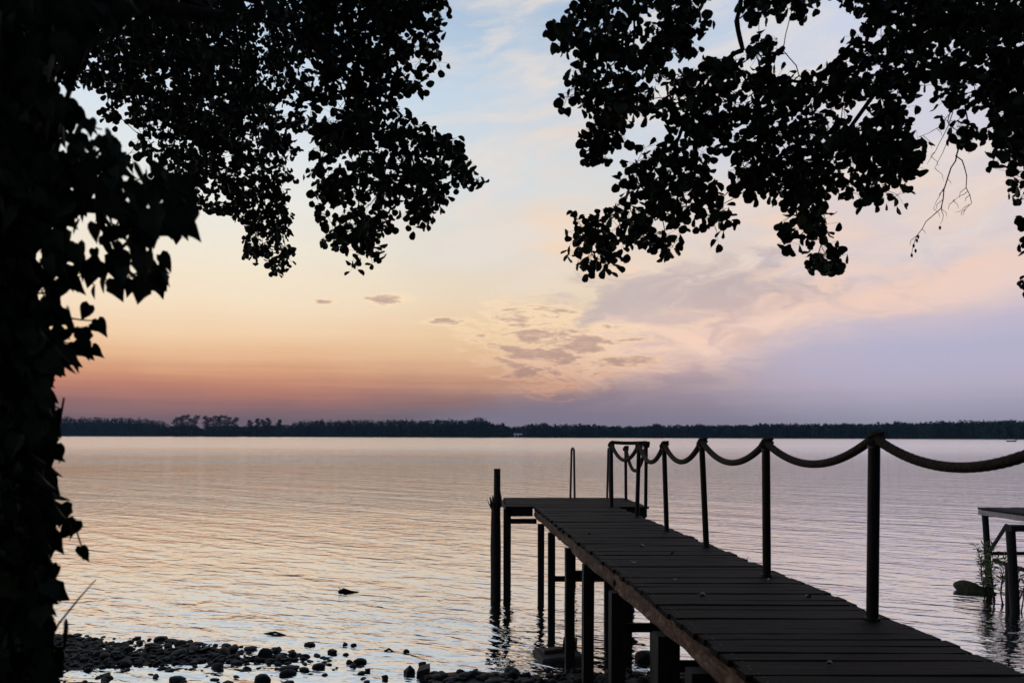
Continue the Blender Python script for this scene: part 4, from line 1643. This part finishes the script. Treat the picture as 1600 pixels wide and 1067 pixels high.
xd, yd_ = sample([[(-60, -30), (560, -30), (520, 60), (470, 110), (380, 120), (330, 230), (250, 160), (-60, 90)]], 3.6, r2, .28, 22, 19)
xg, yg = sample([[(100, 60), (330, 60), (440, 190), (440, 290), (300, 300), (200, 240), (150, 150)]], 2.6, r2, .38, 18, 41)
xe, ye = sample([[(420, -30), (650, -30), (640, 90), (590, 130), (520, 120)]], 2.2, r2, .28, 22, 23)
xo, yo = sample([[(-700, -450), (740, -450), (720, -30), (-60, -30), (-60, 120), (-700, 200)]], .9, r2, .3, 120, 27)
dep = np.concatenate([r2.normal(6.3, .35, len(xa)) + far_lobe * 2.3, r2.normal(7.6, .8, len(xd)), r2.normal(6.8, .4, len(xe)), r2.normal(5.6, 1.0, len(xo)), r2.normal(7.0, .4, len(xg))])
cl = np.concatenate([to3d(np.concatenate([xa, xd, xe, xo, xg]), np.concatenate([ya, yd_, ye, yo, yg]), dep), shade_crown((-6.0, 1.0), (0.5, 8.0), 1500, r2)])  # last part: out-of-view overhead clusters added to block sky light
seeds = [((-1.42, 2.3, 4.2), -1)]
q1 = add_limb(seeds, 0, [Vector((-1.7, 3.2, 5.2)), P(60, 0, 5.0), P(220, 10, 6.6), P(360, 30, 7.0), P(480, 50, 6.6), P(590, 40, 6.3)])
add_limb(seeds, 4, [P(380, 110, 8.2), P(400, 220, 8.6), P(415, 330, 8.6)])
add_limb(seeds, 5, [P(530, 130, 6.4), P(555, 220, 6.4), P(560, 320, 6.3)])
add_limb(seeds, q1, [P(640, -10, 6.3)])
nodes, par, load = grow(seeds, cl, r2)
mb = branch_mesh(nodes, par, load, .0016, .43, r2, .06)
mb.build('branches', M['twig'], tl, 'stuff', smooth=True)
mb = MB()
mb.tube([(-1.58, 2.15, .5), (-1.55, 2.15, 1.2), (-1.53, 2.15, 2.0), (-1.50, 2.18, 3.0), (-1.42, 2.3, 4.2), (-1.5, 2.6, 6.0), (-1.6, 2.9, 8.0)], [.42, .34, .32, .31, .28, .2, .07], 16, wob=.05)
mb.tube([(-1.42, 2.3, 4.2), (-1.7, 3.2, 5.2), P(60, 0, 5.0), P(220, 10, 6.6), P(360, 30, 7.0)], [.16, .12, .10, .08, .06], 10)
mb.tube([(-1.40, 2.15, 2.4), (-1.25, 2.15, 2.9), (-1.16, 2.12, 3.5), (-1.08, 2.05, 4.1), (-1.0, 2.0, 4.8)], [.12, .075, .055, .045, .03], 10)
mb.build('trunk', M['bark'], tl, smooth=True)
pos, rep = cluster_leaves(cl, r2.integers(6, 11, len(cl)), .055, r2)
petioles(cl, pos, rep, tl)
size = r2.uniform(.048, .078, len(pos))
rot = rand_rot(len(pos), r2, .95)
big, rest = pick_300(pos, rot, size)
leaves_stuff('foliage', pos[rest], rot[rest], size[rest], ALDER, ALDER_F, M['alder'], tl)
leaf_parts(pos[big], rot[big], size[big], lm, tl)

# ivy
iv = thing('ivy', 'ivy with pointed lobed leaves climbing the trunk at the left edge', 'ivy', (-1.15, 1.95, 1.0))
IA = [(-420, -60), (250, -60), (215, 20), (150, 60), (105, 90), (100, 165), (130, 185), (150, 205), (165, 175), (200, 195), (222, 205), (238, 250), (270, 265), (296, 300), (300, 352), (262, 358), (236, 372), (205, 366), (210, 392), (240, 398),
      (255, 412), (232, 450), (200, 432), (165, 428), (112, 436), (98, 470), (120, 482), (148, 520), (112, 556), (84, 566), (70, 590), (74, 625), (86, 660), (66, 690), (80, 712), (60, 745), (84, 772),
      (72, 800), (58, 820), (70, 860), (86, 905), (62, 925), (84, 952), (72, 985), (86, 1010), (76, 1080), (-420, 1080)]
r3 = np.random.default_rng(33)
xa, ya = sample([IA], 6.6, r3, .13, 34, 31)
IGAP = [[(104, 112), (132, 118), (160, 128), (190, 172), (236, 192), (244, 258), (216, 244), (180, 196), (150, 176), (108, 168)],
        [(112, 325), (140, 304), (158, 330), (170, 400), (134, 376)], [(196, 368), (214, 352), (232, 372), (214, 396)], [(92, 440), (128, 444), (132, 500), (100, 520), (84, 490)]]
keep = np.ones(len(xa), bool)
for gp in IGAP:
    keep &= ~poly_mask(gp, xa, ya - 14)
xa, ya = xa[keep], ya[keep]
edge = np.clip((xa - 60) / 200, 0, 1)
dep = r3.uniform(1.62, 2.0, len(xa)) - .1 * edge
# on the trunk itself the leaves lie just in front of the bark
cl = to3d(xa, ya, dep)
pos = cl + r3.normal(size=cl.shape) * .012
ey = np.concatenate([np.linspace(470, 1060, 150), np.linspace(480, 1060, 90)])
ex = 58 + 16 * (vnoise(ey / 30.0, ey * 0, 55) - .3) + r3.uniform(-26, 12, len(ey))
ecl = to3d(ex, ey, r3.uniform(1.68, 1.9, len(ey)))
extra = [(118, 838, 1.75, 56), (96, 812, 1.75, 54), (128, 872, 1.75, 40), (112, 835, 1.74, 34), (128, 868, 1.76, 30), (92, 905, 1.75, 46), (148, 462, 1.75, 32), (236, 448, 1.75, 52), (222, 430, 1.74, 40), (250, 418, 1.75, 44), (300, 360, 1.75, 36),
         (262, 362, 1.75, 44), (152, 520, 1.75, 42), (140, 495, 1.76, 40), (96, 660, 1.76, 44), (100, 1000, 1.75, 60), (90, 714, 1.75, 44)]
ep = np.array([P(a, b - s * .45, d) for a, b, d, s in extra])
es = np.array([s / F * d * .62 for a, b, d, s in extra])
size = r3.uniform(.026, .056, len(pos))
pos = np.concatenate([pos, ecl, ep])
size = np.concatenate([size, r3.uniform(.032, .058, len(ecl)), es])
cl = np.concatenate([cl, ecl])
k = len(pos)
# ivy blades hang tip down and face outwards (towards the light over the water and the viewer alike)
az_ = r3.normal(0, .8, k)
tip = np.stack([r3.normal(.25, .6, k), r3.normal(0, .4, k), np.full(k, -1.0)], -1)
tip /= np.linalg.norm(tip, axis=1, keepdims=True)
nrm = np.stack([np.sin(az_), -np.cos(az_), r3.normal(.2, .3, k)], -1)
xax = np.cross(tip, nrm)
xax /= np.linalg.norm(xax, axis=1, keepdims=True)
nrm = np.cross(xax, tip)
rot = np.stack([xax, tip, nrm], -1)
big, rest = pick_300(pos, rot, size)
half = len(big) // 2
m1 = leaf_mesh('leaf', IVY, IVY_F, M['ivy'])
m2 = leaf_mesh('leaf', IVY2, IVY_F, M['ivy'])
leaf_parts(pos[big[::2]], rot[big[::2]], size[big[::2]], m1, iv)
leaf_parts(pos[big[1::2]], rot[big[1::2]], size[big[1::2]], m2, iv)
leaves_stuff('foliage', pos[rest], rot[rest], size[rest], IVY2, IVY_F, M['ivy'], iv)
seeds = [((-1.12, 1.95, 1.0), -1)]
add_limb(seeds, 0, [(-1.10, 1.9, 1.6), (-1.08, 1.9, 2.2), (-1.05, 1.9, 2.8), (-.95, 1.85, 3.2), (-.8, 1.8, 3.6)])
nodes, par, load = grow(seeds, np.concatenate([cl, ep])[::2], r3)
mb = branch_mesh(nodes, par, load, .0016, .36, r3, .02)
mb.build('stems', M['twig'], iv, 'stuff', smooth=True)
# loose shoots of the ivy and a dry stalk by the trunk
mb = MB(); mb.tube([P(72, 765, 1.75), P(84, 705, 1.75), P(94, 655, 1.75), P(100, 622, 1.75)], [.004, .0035, .003, .0022], 6)
mb.build('bare_shoot', M['twig'], iv, smooth=True)
mb = MB(); mb.tube([P(60, 1040, 1.8), P(92, 975, 1.8), P(125, 934, 1.8), P(150, 906, 1.8)], [.003, .0026, .002, .0012], 5)
o = mb.build('dry_stalk', M['straw'], smooth=True)
tag(o, 'thin pale dry stalk leaning out beside the ivy covered trunk', 'stalk')

# ------------------------------------------------------------------ fallen leaves on the deck
for (px, py) in ((919.5, 833), (990, 879), (1053, 863), (1055, 904), (1200, 905), (1258, 931), (1290, 1034), (1092, 928), (1168, 872), (1007, 852)):
    b = W(px, py, DZ + .004)
    o = bpy.data.objects.new('fallen_leaf', bpy.data.meshes.get('fallen_leaf') or leaf_mesh('fallen_leaf', ALDER * np.array([1, 1, 2.0]), ALDER_F, M['deadleaf']))
    C.objects.link(o)
    o.location = b
    o.rotation_euler = (random.uniform(-.15, .15), random.uniform(-.2, .2), random.uniform(0, 6.28))
    s = random.uniform(.03, .05)
    o.scale = (s, s, s)
    tag(o, 'small pale fallen leaf lying on the dark jetty planks', 'leaf', 'fallen leaves on the jetty')
